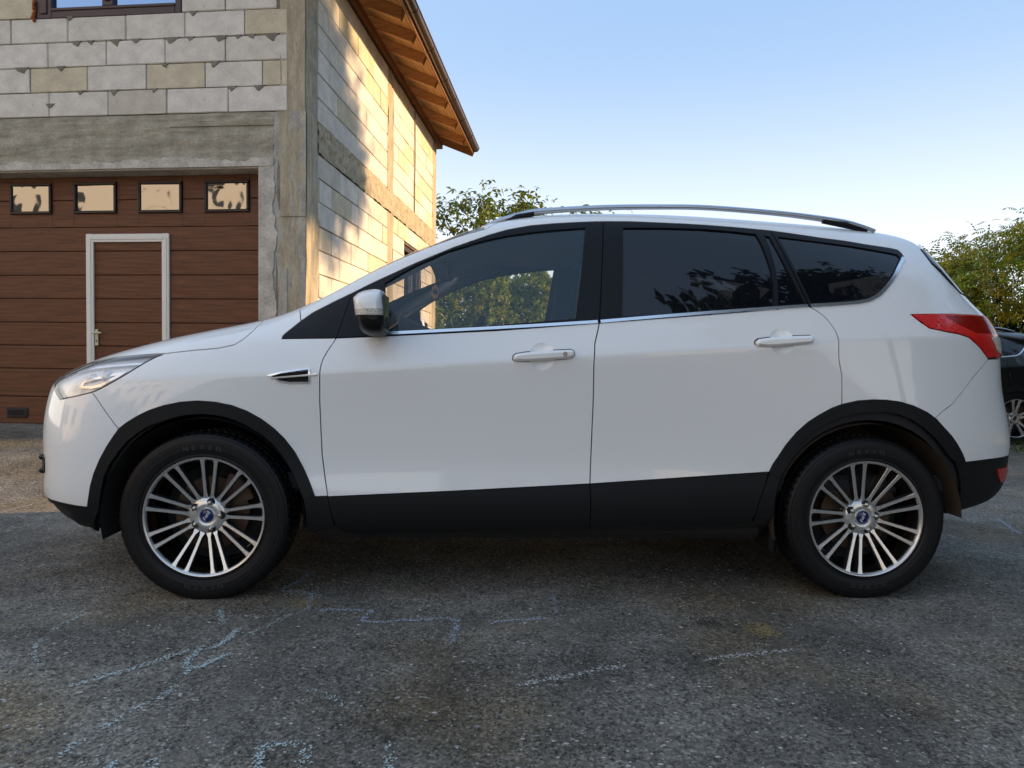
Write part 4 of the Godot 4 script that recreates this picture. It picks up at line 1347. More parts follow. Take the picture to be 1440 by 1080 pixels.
	box(ub, Vector3(3.2, 0.38, 0), Vector3(0.35, 0.12, 1.1), 0.03)
	box(ub, Vector3(1.35, 0.36, 0), Vector3(4.2, 0.10, 0.9), 0.03)
	tube(ub, [Vector3(0.2, 0.24, 0.2), Vector3(1.2, 0.23, 0.22), Vector3(2.2, 0.26, 0.3), Vector3(3.3, 0.30, 0.45)], [0.03], 10)
	tube(ub, [Vector3(2.70, 0.31, -0.7), Vector3(2.70, 0.30, 0.7)], [0.04], 10)
	part("underbody", ub, M.liner, car)
	for s in [1, -1]:
		for q in [[2.275, 0.23]]:
			part("mud_flap", boxm(Vector3(2.315, 0.235, 0.79 * s), Vector3(0.028, 0.12, 0.17), 0.01), M.satin_black, car)
	# --- cabin
	var bl := 1.10 * sy
	var dash := MB.new()
	box(dash, Vector3(0.72, 0.92 * sy, 0), Vector3(0.52, 0.30, 1.45), 0.09)
	box(dash, Vector3(0.50, 1.02 * sy, 0), Vector3(0.55, 0.10, 1.40), 0.04)
	part("dashboard", dash, M.dash, car)
	part("cabin_floor", boxm(Vector3(1.7, 0.45, 0), Vector3(2.9, 0.08, 1.6), 0.02), M.cloth, car)
	part("parcel_shelf", boxm(Vector3(3.0, 1.10 * sy, 0), Vector3(0.5, 0.03, 1.3), 0.01), M.cloth, car)
	for q in [[1.42, 0.37, 0.50], [1.42, -0.37, 0.50], [2.35, 0.40, 0.55], [2.35, -0.40, 0.55]]:
		var se := base("seat", Vector3(q[0], 0, q[1]), car)
		part("seat_cushion", boxm(Vector3(-0.15, 0.62, 0), Vector3(0.52, 0.18, 0.50), 0.06), M.cloth, se)
		var bk := MB.new()
		box(bk, Vector3(0, 0.32, 0), Vector3(0.13, 0.62 * sy, 0.48), 0.05, Transform3D(Basis(Vector3(0, 0, 1), -0.28), Vector3(0.12, 0.62, 0)))
		part("seat_back", bk, M.cloth, se)
		var hr := MB.new()
		box(hr, Vector3(0.31, 1.36 * sy, 0), Vector3(0.10, 0.16, 0.27), 0.045)
		for z in [-0.06, 0.06]: tube(hr, [Vector3(0.29, 1.20 * sy, z), Vector3(0.30, 1.32 * sy, z)], [0.007], 6)
		part("headrest", hr, M.cloth, se)
	var sw := MB.new()
	var ring := []
	for k in 33:
		var a := TAU * k / 32
		ring.append(Vector3(0.0, cos(a) * 0.185, sin(a) * 0.185))
	tube(sw, ring, [0.015], 10, false)
	box(sw, Vector3(-0.02, -0.02, 0), Vector3(0.05, 0.12, 0.16), 0.02)
	box(sw, Vector3(-0.005, 0, 0), Vector3(0.02, 0.035, 0.36), 0.008)
	box(sw, Vector3(-0.005, -0.09, 0), Vector3(0.02, 0.18, 0.04), 0.008)
	tube(sw, [Vector3(0, 0, 0), Vector3(-0.35, 0, 0)], [0.035], 10)
	part("steering_wheel", sw, M.dash, car, Transform3D(Basis(Vector3(0, 0, 1), -0.42), Vector3(1.02, 1.0 * sy, 0.37)))
	var im := MB.new()
	box(im, Vector3(0, 0, 0), Vector3(0.035, 0.075, 0.25), 0.016)
	tube(im, [Vector3(-0.01, 0.02, 0), Vector3(-0.05, 0.10, 0)], [0.012], 8)
	part("interior_mirror", im, M.dash, car, Transform3D(Basis(), Vector3(0.915, 1.43 * sy, 0)))
	for s in 2:
		var pt := MB.new()
		tube(pt, [Vector3(0.42, 1.14 * sy, 0.735), Vector3(0.65, 1.30 * sy, 0.67), Vector3(0.95, 1.465 * sy, 0.615), Vector3(1.2, 1.555 * sy, 0.60)], [0.035], 8)
		part("pillar_trim", pt if s == 0 else flip(pt), M.pillar_trim, car)
		var bt := MB.new()
		tube(bt, [Vector3(1.56, 0.9 * sy, 0.80), Vector3(1.57, 1.15 * sy, 0.795), Vector3(1.60, 1.56 * sy, 0.62)], [0.05], 8)
		part("door_pillar", bt if s == 0 else flip(bt), M.inner_dark, car)
	# --- wheels
	for ax in [-0.012, 2.702]:
		for s in 2:
			make_wheel(car, Vector3(ax, 0.325, 0.897 if s == 0 else -0.897), s == 0, style, (0.09 if ax < 1 else 0.33) + 0.4 * s)
	return car

func make_cars() -> void:
	var car := make_car("parked_car", M.paint_white, "pairs", 1.0, true)
	car.transform = Transform3D(Basis(Vector3.UP, 0.04), Vector3(-1.253, -0.004, -3.664))
	tag(car, "white five door crossover with black sill cladding and silver roof rails, seen from its side", "car")
	var fr := base("air_freshener", car.transform * Vector3(0.846, 1.322, 0.05))
	fr.rotation.y = 0.04
	tag(fr, "small oval amber air freshener hanging from the interior mirror", "air freshener")
	var od := PackedVector2Array()
	for k in 24: od.append(Vector2(cos(TAU * k / 24) * 0.019, sin(TAU * k / 24) * 0.036))
	var f1 := MB.new()
	prism(f1, od, -0.003, 0.003, 0.001)
	part("disc", f1, M.freshener, fr)
	var f2 := MB.new()
	prism(f2, PackedVector2Array([Vector2(-0.010, -0.012), Vector2(0.010, -0.012), Vector2(0.012, 0.004), Vector2(0.007, 0.016), Vector2(-0.007, 0.016), Vector2(-0.012, 0.004)]), 0.003, 0.0042, 0.0005)
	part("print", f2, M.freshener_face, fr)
	var f3 := MB.new()
	tube(f3, [Vector3(0, 0.035, 0), Vector3(0.02, 0.075, -0.01)], [0.0015], 5)
	part("string", f3, M.cable, fr)
	var dark := make_car("parked_car", M.paint_black, "old", 0.905, false)
	dark.transform = Transform3D(Basis(Vector3.UP, 0.03), Vector3(3.62, -0.004, -9.55))
	tag(dark, "glossy black car with silver spoked wheels standing by the trees behind the white car", "car")
# ---------------------------------------------------------------- plants
func leaf_mesh(kind: String) -> ArrayMesh:
	var b := MB.new()
	var put := func(o: Vector3, d: Vector3, l: float, w: float, up: Vector3) -> void:
		var s := d.cross(up).normalized() * w
		var m := o + d * l * 0.45 - up * l * 0.05
		var e := o + d * l - up * l * 0.22
		b.tri(o, m + s + up * w * 0.35, m); b.tri(o, m, m - s + up * w * 0.35)
		b.tri(m, m + s + up * w * 0.35, e); b.tri(m, e, m - s + up * w * 0.35)
	if kind == "compound":
		for k in 4:
			for s in [-1.0, 1.0]:
				var z := 0.05 + 0.055 * k
				put.call(Vector3(0, -z * z * 0.9, z), Vector3(s * 0.9, -0.25, 0.55).normalized(), 0.075 + 0.015 * sin(k * 1.3), 0.019, Vector3.UP)
		put.call(Vector3(0, -0.07, 0.26), Vector3(0, -0.5, 0.85).normalized(), 0.09, 0.022, Vector3.UP)
	elif kind == "broad":
		for k in 4:
			var a := TAU * k / 4.0 + 0.4
			put.call(Vector3(0, 0.02 * k, 0), Vector3(cos(a), -0.35 + 0.1 * k, sin(a)).normalized(), 0.15, 0.042, Vector3.UP)
	elif kind == "hedge":
		for k in 6:
			var a := TAU * k / 6.0
			put.call(Vector3(0, 0.015 * k, 0), Vector3(cos(a), 0.2 + 0.1 * k, sin(a)).normalized(), 0.075, 0.022, Vector3.UP)
	else:
		for k in 5:
			var a := TAU * k / 5.0 + 0.3
			put.call(Vector3(cos(a), 0, sin(a)) * 0.02, Vector3(cos(a) * 0.35, 1, sin(a) * 0.35).normalized(), 0.07 + 0.04 * (k % 2), 0.005, Vector3(sin(a), 0.1, -cos(a)))
	return b.mesh()

var leaves := {}

func scatter(called: String, parent: Node, pts: Array, kind: String, m: Material, size: float, rng: RandomNumberGenerator, tints: Array, drop := 0.5) -> MultiMeshInstance3D:
	if not leaves.has(kind): leaves[kind] = leaf_mesh(kind)
	var mm := MultiMesh.new()
	mm.transform_format = MultiMesh.TRANSFORM_3D
	mm.use_colors = true
	mm.mesh = leaves[kind]
	mm.instance_count = pts.size()
	for i in pts.size():
		var s := size * (0.7 + 0.6 * rng.randf())
		var bs2 := Basis.from_euler(Vector3(rng.randfn(0, drop), rng.randf() * TAU, rng.randfn(0, drop))).scaled(Vector3.ONE * s)
		mm.set_instance_transform(i, Transform3D(bs2, pts[i]))
		var c: Color = tints[rng.randi() % tints.size()]
		var k := 0.75 + 0.5 * rng.randf()
		mm.set_instance_color(i, Color(c.r * k, c.g * k, c.b * k))
	var o := MultiMeshInstance3D.new()
	o.name = num(called, parent)
	o.multimesh = mm; o.material_override = m
	parent.add_child(o, true)
	return o

# trunk and limbs grown by splitting; returns the outer twig points
func grow(b: MB, p: Vector3, d: Vector3, l: float, r: float, depth: int, rng: RandomNumberGenerator, tips: Array, up := 0.12, spread := 0.55) -> void:
	var pts := [p]
	var rad := [r]
	var q := p
	var dd := d
	for k in 3:
		dd = (dd + Vector3(rng.randfn(0, 0.14), rng.randfn(0, 0.10) + up * 0.3, rng.randfn(0, 0.14))).normalized()
		q += dd * l / 3.0
		pts.append(q); rad.append(r * (1.0 - 0.13 * (k + 1)))
		if depth <= 1: tips.append([q, dd])
	tube(b, pts, rad, 7 if depth > 2 else 4, false)
	if depth == 0: return
	var n := 2 + (1 if rng.randf() < 0.55 else 0)
	for k in n:
		var a := TAU * (k + rng.randf() * 0.6) / n
		var s := dd.cross(Vector3(0.31, 0.2, 0.93)).normalized()
		var t := dd.cross(s)
		var nd := (dd + (s * cos(a) + t * sin(a)) * spread * (0.7 + 0.6 * rng.randf()) + Vector3.UP * up).normalized()
		grow(b, q, nd, l * (0.68 + 0.14 * rng.randf()), r * 0.6, depth - 1, rng, tips, up, spread)

func tree(called: String, at: Vector3, h: float, trunk: float, r: float, depth: int, per: int, kind: String, m: Material, size: float, seed_: int, tints: Array, label: String, group := "", spread := 0.55, lean := Vector3.ZERO) -> Node3D:
	var rng := RandomNumberGenerator.new()
	rng.seed = seed_
	var t := base(called, at)
	tag(t, label, "tree", group)
	var b := MB.new()
	var tips := []
	grow(b, Vector3(0, -0.1, 0), (Vector3.UP + lean).normalized(), trunk, r, depth, rng, tips, 0.14, spread)
	var hi := 0.1
	for q in tips: hi = maxf(hi, q[0].y)
	var k := h / hi
	var b2 := MB.new()
	b2.add(b, Transform3D(Basis.from_scale(Vector3(k, k, k)), Vector3.ZERO))
	part("trunk", b2, M.bark, t)
	var pts := []
	for q in tips:
		for i in per: pts.append(q[0] * k + Vector3(rng.randfn(0, 0.16), rng.randfn(0, 0.13), rng.randfn(0, 0.16)) * (0.6 + size))
	scatter("crown", t, pts, kind, m, size, rng, tints).set_meta("kind", "stuff")
	return t

func hedge(at: Vector3, a: Vector3, w: float, h: float, n: int, m: Material, seed_: int, label: String, tints: Array, size := 1.0) -> void:
	var rng := RandomNumberGenerator.new()
	rng.seed = seed_
	var t := base("hedge", at)
	tag(t, label, "hedge")
	var f := FastNoiseLite.new()
	f.seed = seed_; f.frequency = 0.55; f.fractal_octaves = 3
	var pts := []
	var side := a.cross(Vector3.UP).normalized()
	var tw := MB.new()
	for i in n:
		var u := rng.randf()
		var p := a * u
		var top := h * (1.0 + 0.22 * f.get_noise_2d(p.x * 1.5, p.z * 1.5))
		var y := top * pow(rng.randf(), 0.55)
		var bulge := 1.0 + 0.5 * f.get_noise_3d(p.x * 2.0, y * 2.0, p.z * 2.0 + 40.0)
		var o := sqrt(rng.randf()) * (1.0 if rng.randf() < 0.5 else -1.0)
		pts.append(p + side * o * w * bulge * (1.0 - 0.35 * pow(y / top, 3.0)) + Vector3(0, y, 0))
	var cnt := int(a.length() * 5)
	for i in cnt:
		var p := a * rng.randf() + side * rng.randfn(0, w * 0.35)
		var q := p + Vector3(rng.randfn(0, 0.3), h * (0.6 + 0.35 * rng.randf()), rng.randfn(0, 0.3))
		tube(tw, [p, (p + q) / 2 + Vector3(rng.randfn(0, 0.08), 0, rng.randfn(0, 0.08)), q], [0.02, 0.014, 0.006], 5, false)
	part("stems", tw, M.bark, t)
	scatter("foliage", t, pts, "hedge", m, size, rng, tints, 0.8).set_meta("kind", "stuff")

func make_plants() -> void:
	var green := [Color(1, 1, 1), Color(0.8, 0.95, 0.8), Color(1.25, 1.1, 0.8), Color(0.7, 0.8, 0.8)]
	var gold := [Color(1, 1, 1), Color(0.7, 0.95, 1.0), Color(1.2, 1.0, 0.7), Color(0.55, 0.8, 1.1), Color(0.5, 0.5, 0.6)]
	tree("walnut_tree", Vector3(-1.35, 0, -22.6), 6.0, 1.8, 0.16, 5, 3, "broad", M.leaf_walnut, 1.15, 31, green, "yellowish green walnut tree standing past the far corner of the block house", "", 0.62)
	tree("walnut_tree", Vector3(1.15, 0, -23.5), 6.25, 1.9, 0.15, 5, 3, "broad", M.leaf_walnut, 1.1, 37, green, "walnut tree whose crown tip shows above the front end of the roof rail", "", 0.5)
	for q in [[Vector3(9.0, 0, -12.8), 3.3, 45, 5, "thin feathery shrub tree rising right behind the white car's tail"], [Vector3(10.0, 0, -13.2), 3.9, 44, 11, "loose autumn yellow shrub tree above the black car's rear"], [Vector3(11.3, 0, -13.0), 4.45, 47, 11, "yellowing shrub tree, tallest of those behind the black car"]]:
		tree("shrub_tree", q[0], q[1], 0.55, 0.06, 5, q[3], "compound", M.leaf_gold, 0.85, q[2], gold, q[4], "", 0.85)
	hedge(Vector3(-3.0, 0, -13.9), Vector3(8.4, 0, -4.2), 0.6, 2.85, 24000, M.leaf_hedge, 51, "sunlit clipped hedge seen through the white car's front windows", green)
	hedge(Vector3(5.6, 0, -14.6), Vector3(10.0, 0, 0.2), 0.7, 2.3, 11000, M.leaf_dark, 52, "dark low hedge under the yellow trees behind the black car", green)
	hedge(Vector3(10.8, 0, 5.0), Vector3(0.6, 0, -11.3), 1.0, 5.2, 38000, M.leaf_dark, 53, "unseen tall dense hedge added east of the yard to shade it", green, 1.9)  # added out of view to keep the sun off the yard
	hedge(Vector3(9.6, 0, -5.9), Vector3(0.2, 0, -4.8), 0.45, 1.9, 8000, M.leaf_dark, 54, "unseen low hedge added past the tall one to block low sun", green, 1.6)  # added out of view to stop low sun landing behind the car
	var rng := RandomNumberGenerator.new()
	rng.seed = 61
	var pts := []
	for i in 5200:
		var x := 4.3 + 8.0 * rng.randf()
		var z := -7.75 - 6.0 * pow(rng.randf(), 1.4)
		if sin(x * 3.1) * sin(z * 4.3) + rng.randfn(0, 0.5) < -0.35: continue
		pts.append(Vector3(x, 0.0, z))
	var g := scatter("grass", self, pts, "tuft", M.grass, 0.85, rng, green, 0.25)
	tag(g, "patchy short grass under and around the black car", "grass", "", "stuff")
	# out of the frame to the right: the trees whose shade lies over the yard
	var lab := ["tall bushy tree east of the yard, the one nearest the street", "tall bushy tree east of the yard, second from the street", "tall bushy tree east of the yard, between two lower ones", "high crowned tree east of the yard behind the black car"]
	var spec := [[Vector3(11.2, 0, 2.6), 6.4, 0.6], [Vector3(11.8, 0, 0.2), 6.6, 0.6], [Vector3(11.4, 0, -2.3), 6.0, 0.5], [Vector3(12.8, 0, -9.7), 9.0, 0.42]]
	for i in 4:
		tree("shade_tree", spec[i][0], spec[i][1], 1.2 if i < 3 else 5.6, 0.16, 5, 9, "broad", M.leaf_walnut, 1.5, 70 + i, green, lab[i], "trees shading the yard", spec[i][2])
	# behind the camera, what the windows and the paint mirror
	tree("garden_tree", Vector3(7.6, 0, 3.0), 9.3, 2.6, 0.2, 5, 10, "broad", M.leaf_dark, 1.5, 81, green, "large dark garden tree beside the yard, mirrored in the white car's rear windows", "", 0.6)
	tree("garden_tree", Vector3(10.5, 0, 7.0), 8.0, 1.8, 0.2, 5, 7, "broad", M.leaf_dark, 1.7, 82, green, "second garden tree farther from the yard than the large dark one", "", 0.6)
	var nh := base("unseen_house", Vector3(-17.5, 0, 9.0))  # unseen house, lengthened and paled so its sunlit wall bounces light onto the car
	tag(nh, "unseen tall house with pale plaster walls, enlarged to bounce sunlight across the yard", "house")
	part("wall", boxm(Vector3(0, 4.0, 0), Vector3(7, 8.0, 24), 0.02), M.bounce_wall, nh)
	var rf := MB.new()
	for s in [-1.0, 1.0]: box(rf, Vector3(0, 0, 0), Vector3(4.6, 0.14, 24.8), 0.02, Transform3D(Basis(Vector3(0, 0, 1), -0.5 * s), Vector3(1.95 * s, 8.85, 0)))
	part("roof", rf, M.roof_tile, nh)
	for q in [-10.4, -8.2, -5.4, -3.6, -0.8, 2.0, 4.6, 7.2, 10.0]:
		for y in [1.7, 4.4, 6.9]:
			var wn := part("window", boxm(Vector3(3.51, y, q), Vector3(0.08, 1.5, 1.3), 0.01), M.white_plastic, nh)
			part("pane", boxm(Vector3(3.555, y, q), Vector3(0.02, 1.3, 1.1)), M.lamp_dark, wn)
	var n2 := base("unseen_house", Vector3(7.0, 0, 27.0))  # added unseen house, angled so its bright wall reflects in the car paint
	n2.rotation.y = 0.62
	tag(n2, "added unseen low pale house turned to bounce sunlight towards the yard", "house")
	part("wall", boxm(Vector3(0, 2.6, 0), Vector3(9, 5.2, 15), 0.02), M.bounce_wall, n2)
	for q in [-5.0, -1.5, 2.0, 5.2]:
		for y in [1.6, 4.0]: part("window", boxm(Vector3(4.51, y, q), Vector3(0.08, 1.3, 1.1), 0.01), M.lamp_dark, n2)
		part("window", boxm(Vector3(q * 0.7, 1.8, -7.51), Vector3(1.1, 1.3, 0.08), 0.01), M.lamp_dark, n2)
	var rf2 := MB.new()
	for s in [-1.0, 1.0]: box(rf2, Vector3(0, 0, 0), Vector3(5.6, 0.14, 15.8), 0.02, Transform3D(Basis(Vector3(0, 0, 1), -0.5 * s), Vector3(2.4 * s, 6.2, 0)))
	part("roof", rf2, M.roof_tile, n2)
	var cb := base("overhead_cable", Vector3(0, 0, 6.0))
	tag(cb, "overhead power cable between two grey poles across the yard", "cable")
	var cm := MB.new()
	var cp2 := []
	for k in 21:
		var t := k / 20.0
		cp2.append(Vector3(-16 + 32 * t, 5.6 - 0.7 * 4.0 * t * (1 - t), 0))
	tube(cm, cp2, [0.012], 6)
	part("wire", cm, M.cable, cb)
	for x in [-16.0, 16.0]:
		var pm := MB.new()
		tube(pm, [Vector3(x, -0.2, 0), Vector3(x, 6.0, 0)], [0.13, 0.10], 12)
		part("pole", pm, M.pole, cb)


# control net of the car body: rows from nose to tail, each from sill to roof centre (x, y, z of the left half)
const NET := [
	[-.700,.200,.000, -.792,.230,.000, -.877,.300,.000, -.897,.380,.000, -.887,.480,.000, -.910,.620,.000, -.905,.720,.000, -.890,.790,.000, -.870,.830,.000, -.850,.855,.000, -.820,.873,.000, -.780,.887,.000, -.745,.898,.000, -.710,.906,.000, -.680,.913,.000, -.650,.920,.000],
	[-.680,.200,.300, -.772,.230,.380, -.857,.300,.400, -.877,.380,.400, -.867,.480,.400, -.890,.620,.400, -.880,.720,.400, -.865,.790,.390, -.845,.830,.380, -.825,.855,.370, -.795,.873,.350, -.755,.889,.330, -.715,.902,.290, -.670,.912,.220, -.640,.918,.120, -.620,.924,.000],
	[-.600,.200,.500, -.692,.235,.640, -.782,.310,.670, -.807,.385,.680, -.792,.480,.680, -.805,.620,.680, -.795,.730,.670, -.780,.815,.660, -.765,.855,.650, -.735,.882,.630, -.690,.902,.610, -.645,.918,.570, -.600,.932,.500, -.560,.942,.380, -.530,.950,.200, -.510,.955,.000],
	[-.580,.200,.550, -.580,.230,.780, -.580,.330,.850, -.580,.400,.865, -.580,.500,.868, -.580,.620,.865, -.580,.740,.850, -.580,.830,.825, -.580,.870,.805, -.580,.900,.780, -.580,.925,.745, -.580,.945,.695, -.580,.958,.620, -.580,.970,.470, -.580,.980,.250, -.580,.985,.000],
	[-.300,.220,.550, -.300,.240,.840, -.300,.330,.890, -.300,.410,.900, -.300,.510,.905, -.300,.640,.908, -.300,.770,.906, -.300,.865,.897, -.300,.900,.882, -.300,.940,.858, -.300,.975,.820, -.300,1.005,.765, -.300,1.030,.690, -.300,1.050,.550, -.300,1.060,.300, -.300,1.066,.000],
	[.000,.210,.600, .000,.230,.860, .000,.330,.900, .000,.410,.908, .000,.520,.912, .000,.660,.915, .000,.865,.911, .000,.895,.912, .000,.911,.906, .000,.985,.874, .000,1.035,.840, .000,1.070,.785, .000,1.094,.710, .000,1.112,.560, .000,1.122,.300, .000,1.128,.000],
	[.200,.205,.600, .200,.227,.865, .200,.325,.900, .200,.410,.908, .200,.520,.900, .200,.680,.905, .200,.875,.915, .200,.905,.916, .200,.921,.910, .200,1.000,.878, .200,1.050,.850, .200,1.085,.800, .200,1.123,.742, .200,1.145,.640, .200,1.160,.360, .200,1.168,.000],
	[.380,.200,.600, .380,.225,.865, .380,.325,.902, .380,.415,.910, .380,.520,.893, .380,.690,.898, .380,.880,.915, .380,.910,.916, .380,.926,.910, .380,1.010,.877, .380,1.060,.853, .380,1.111,.810, .380,1.181,.755, .380,1.214,.700, .380,1.236,.400, .380,1.244,.000],
	[.650,.200,.600, .650,.225,.865, .650,.320,.904, .650,.415,.911, .650,.520,.892, .650,.700,.897, .650,.898,.916, .650,.928,.917, .650,.944,.911, .650,1.030,.876, .650,1.075,.855, .650,1.222,.800, .650,1.342,.730, .650,1.380,.690, .650,1.407,.410, .650,1.417,.000],
	[.950,.200,.600, .950,.225,.865, .950,.320,.905, .950,.420,.912, .950,.520,.892, .950,.700,.897, .950,.920,.916, .950,.950,.917, .950,.966,.911, .950,1.050,.876, .950,1.095,.857, .950,1.290,.795, .950,1.465,.712, .950,1.515,.665, .950,1.550,.410, .950,1.562,.000],
	[1.220,.200,.600, 1.220,.225,.865, 1.220,.320,.905, 1.220,.420,.912, 1.220,.520,.893, 1.220,.700,.898, 1.220,.937,.916, 1.220,.967,.917, 1.220,.983,.911, 1.220,1.070,.877, 1.220,1.113,.858, 1.220,1.320,.790, 1.220,1.540,.697, 1.220,1.608,.630, 1.220,1.647,.390, 1.220,1.658,.000],
	[1.550,.200,.600, 1.550,.225,.865, 1.550,.320,.905, 1.550,.420,.912, 1.550,.530,.893, 1.550,.710,.898, 1.550,.960,.916, 1.550,.990,.917, 1.550,1.006,.911, 1.550,1.090,.878, 1.550,1.137,.858, 1.550,1.340,.785, 1.550,1.563,.690, 1.550,1.632,.620, 1.550,1.670,.380, 1.550,1.682,.000],
	[1.950,.200,.600, 1.950,.230,.865, 1.950,.330,.905, 1.950,.430,.912, 1.950,.540,.895, 1.950,.720,.900, 1.950,.990,.917, 1.950,1.020,.918, 1.950,1.036,.912, 1.950,1.120,.879, 1.950,1.168,.857, 1.950,1.360,.780, 1.950,1.568,.683, 1.950,1.635,.613, 1.950,1.672,.380, 1.950,1.684,.000],
	[2.350,.220,.600, 2.350,.245,.865, 2.350,.345,.906, 2.350,.445,.914, 2.350,.550,.906, 2.350,.720,.910, 2.350,1.015,.919, 2.350,1.045,.920, 2.350,1.061,.914, 2.350,1.145,.877, 2.350,1.200,.854, 2.350,1.380,.770, 2.350,1.548,.673, 2.350,1.617,.605, 2.350,1.652,.370, 2.350,1.665,.000],
	[2.720,.250,.600, 2.720,.275,.865, 2.720,.370,.908, 2.720,.460,.918, 2.720,.560,.920, 2.720,.730,.922, 2.720,1.040,.913, 2.720,1.070,.914, 2.720,1.086,.908, 2.720,1.175,.866, 2.720,1.230,.842, 2.720,1.403,.760, 2.720,1.526,.662, 2.720,1.598,.595, 2.720,1.633,.360, 2.720,1.646,.000],
	[3.050,.250,.550, 3.050,.290,.820, 3.050,.390,.885, 3.050,.460,.900, 3.050,.560,.906, 3.050,.700,.910, 3.050,1.055,.881, 3.050,1.085,.882, 3.050,1.101,.876, 3.050,1.185,.834, 3.050,1.245,.805, 3.050,1.414,.725, 3.050,1.502,.635, 3.050,1.569,.572, 3.050,1.606,.350, 3.050,1.619,.000],
	[3.208,.245,.520, 3.330,.305,.700, 3.460,.393,.740, 3.478,.480,.740, 3.488,.560,.745, 3.493,.670,.745, 3.433,.840,.745, 3.432,1.060,.740, 3.417,1.120,.730, 3.390,1.185,.710, 3.315,1.245,.690, 3.233,1.345,.650, 3.158,1.445,.610, 3.118,1.515,.555, 3.133,1.550,.340, 3.148,1.562,.000],
	[3.288,.245,.300, 3.430,.295,.400, 3.570,.393,.420, 3.588,.480,.420, 3.598,.560,.420, 3.603,.670,.420, 3.533,.840,.420, 3.527,1.060,.420, 3.512,1.120,.410, 3.485,1.185,.400, 3.405,1.250,.390, 3.318,1.350,.380, 3.248,1.425,.360, 3.203,1.485,.320, 3.208,1.512,.200, 3.218,1.525,.000],
	[3.308,.245,.000, 3.450,.295,.000, 3.600,.393,.000, 3.618,.480,.000, 3.628,.560,.000, 3.633,.670,.000, 3.563,.840,.000, 3.557,1.060,.000, 3.542,1.120,.000, 3.515,1.185,.000, 3.435,1.250,.000, 3.348,1.350,.000, 3.278,1.425,.000, 3.233,1.480,.000, 3.238,1.505,.000, 3.248,1.515,.000],
]

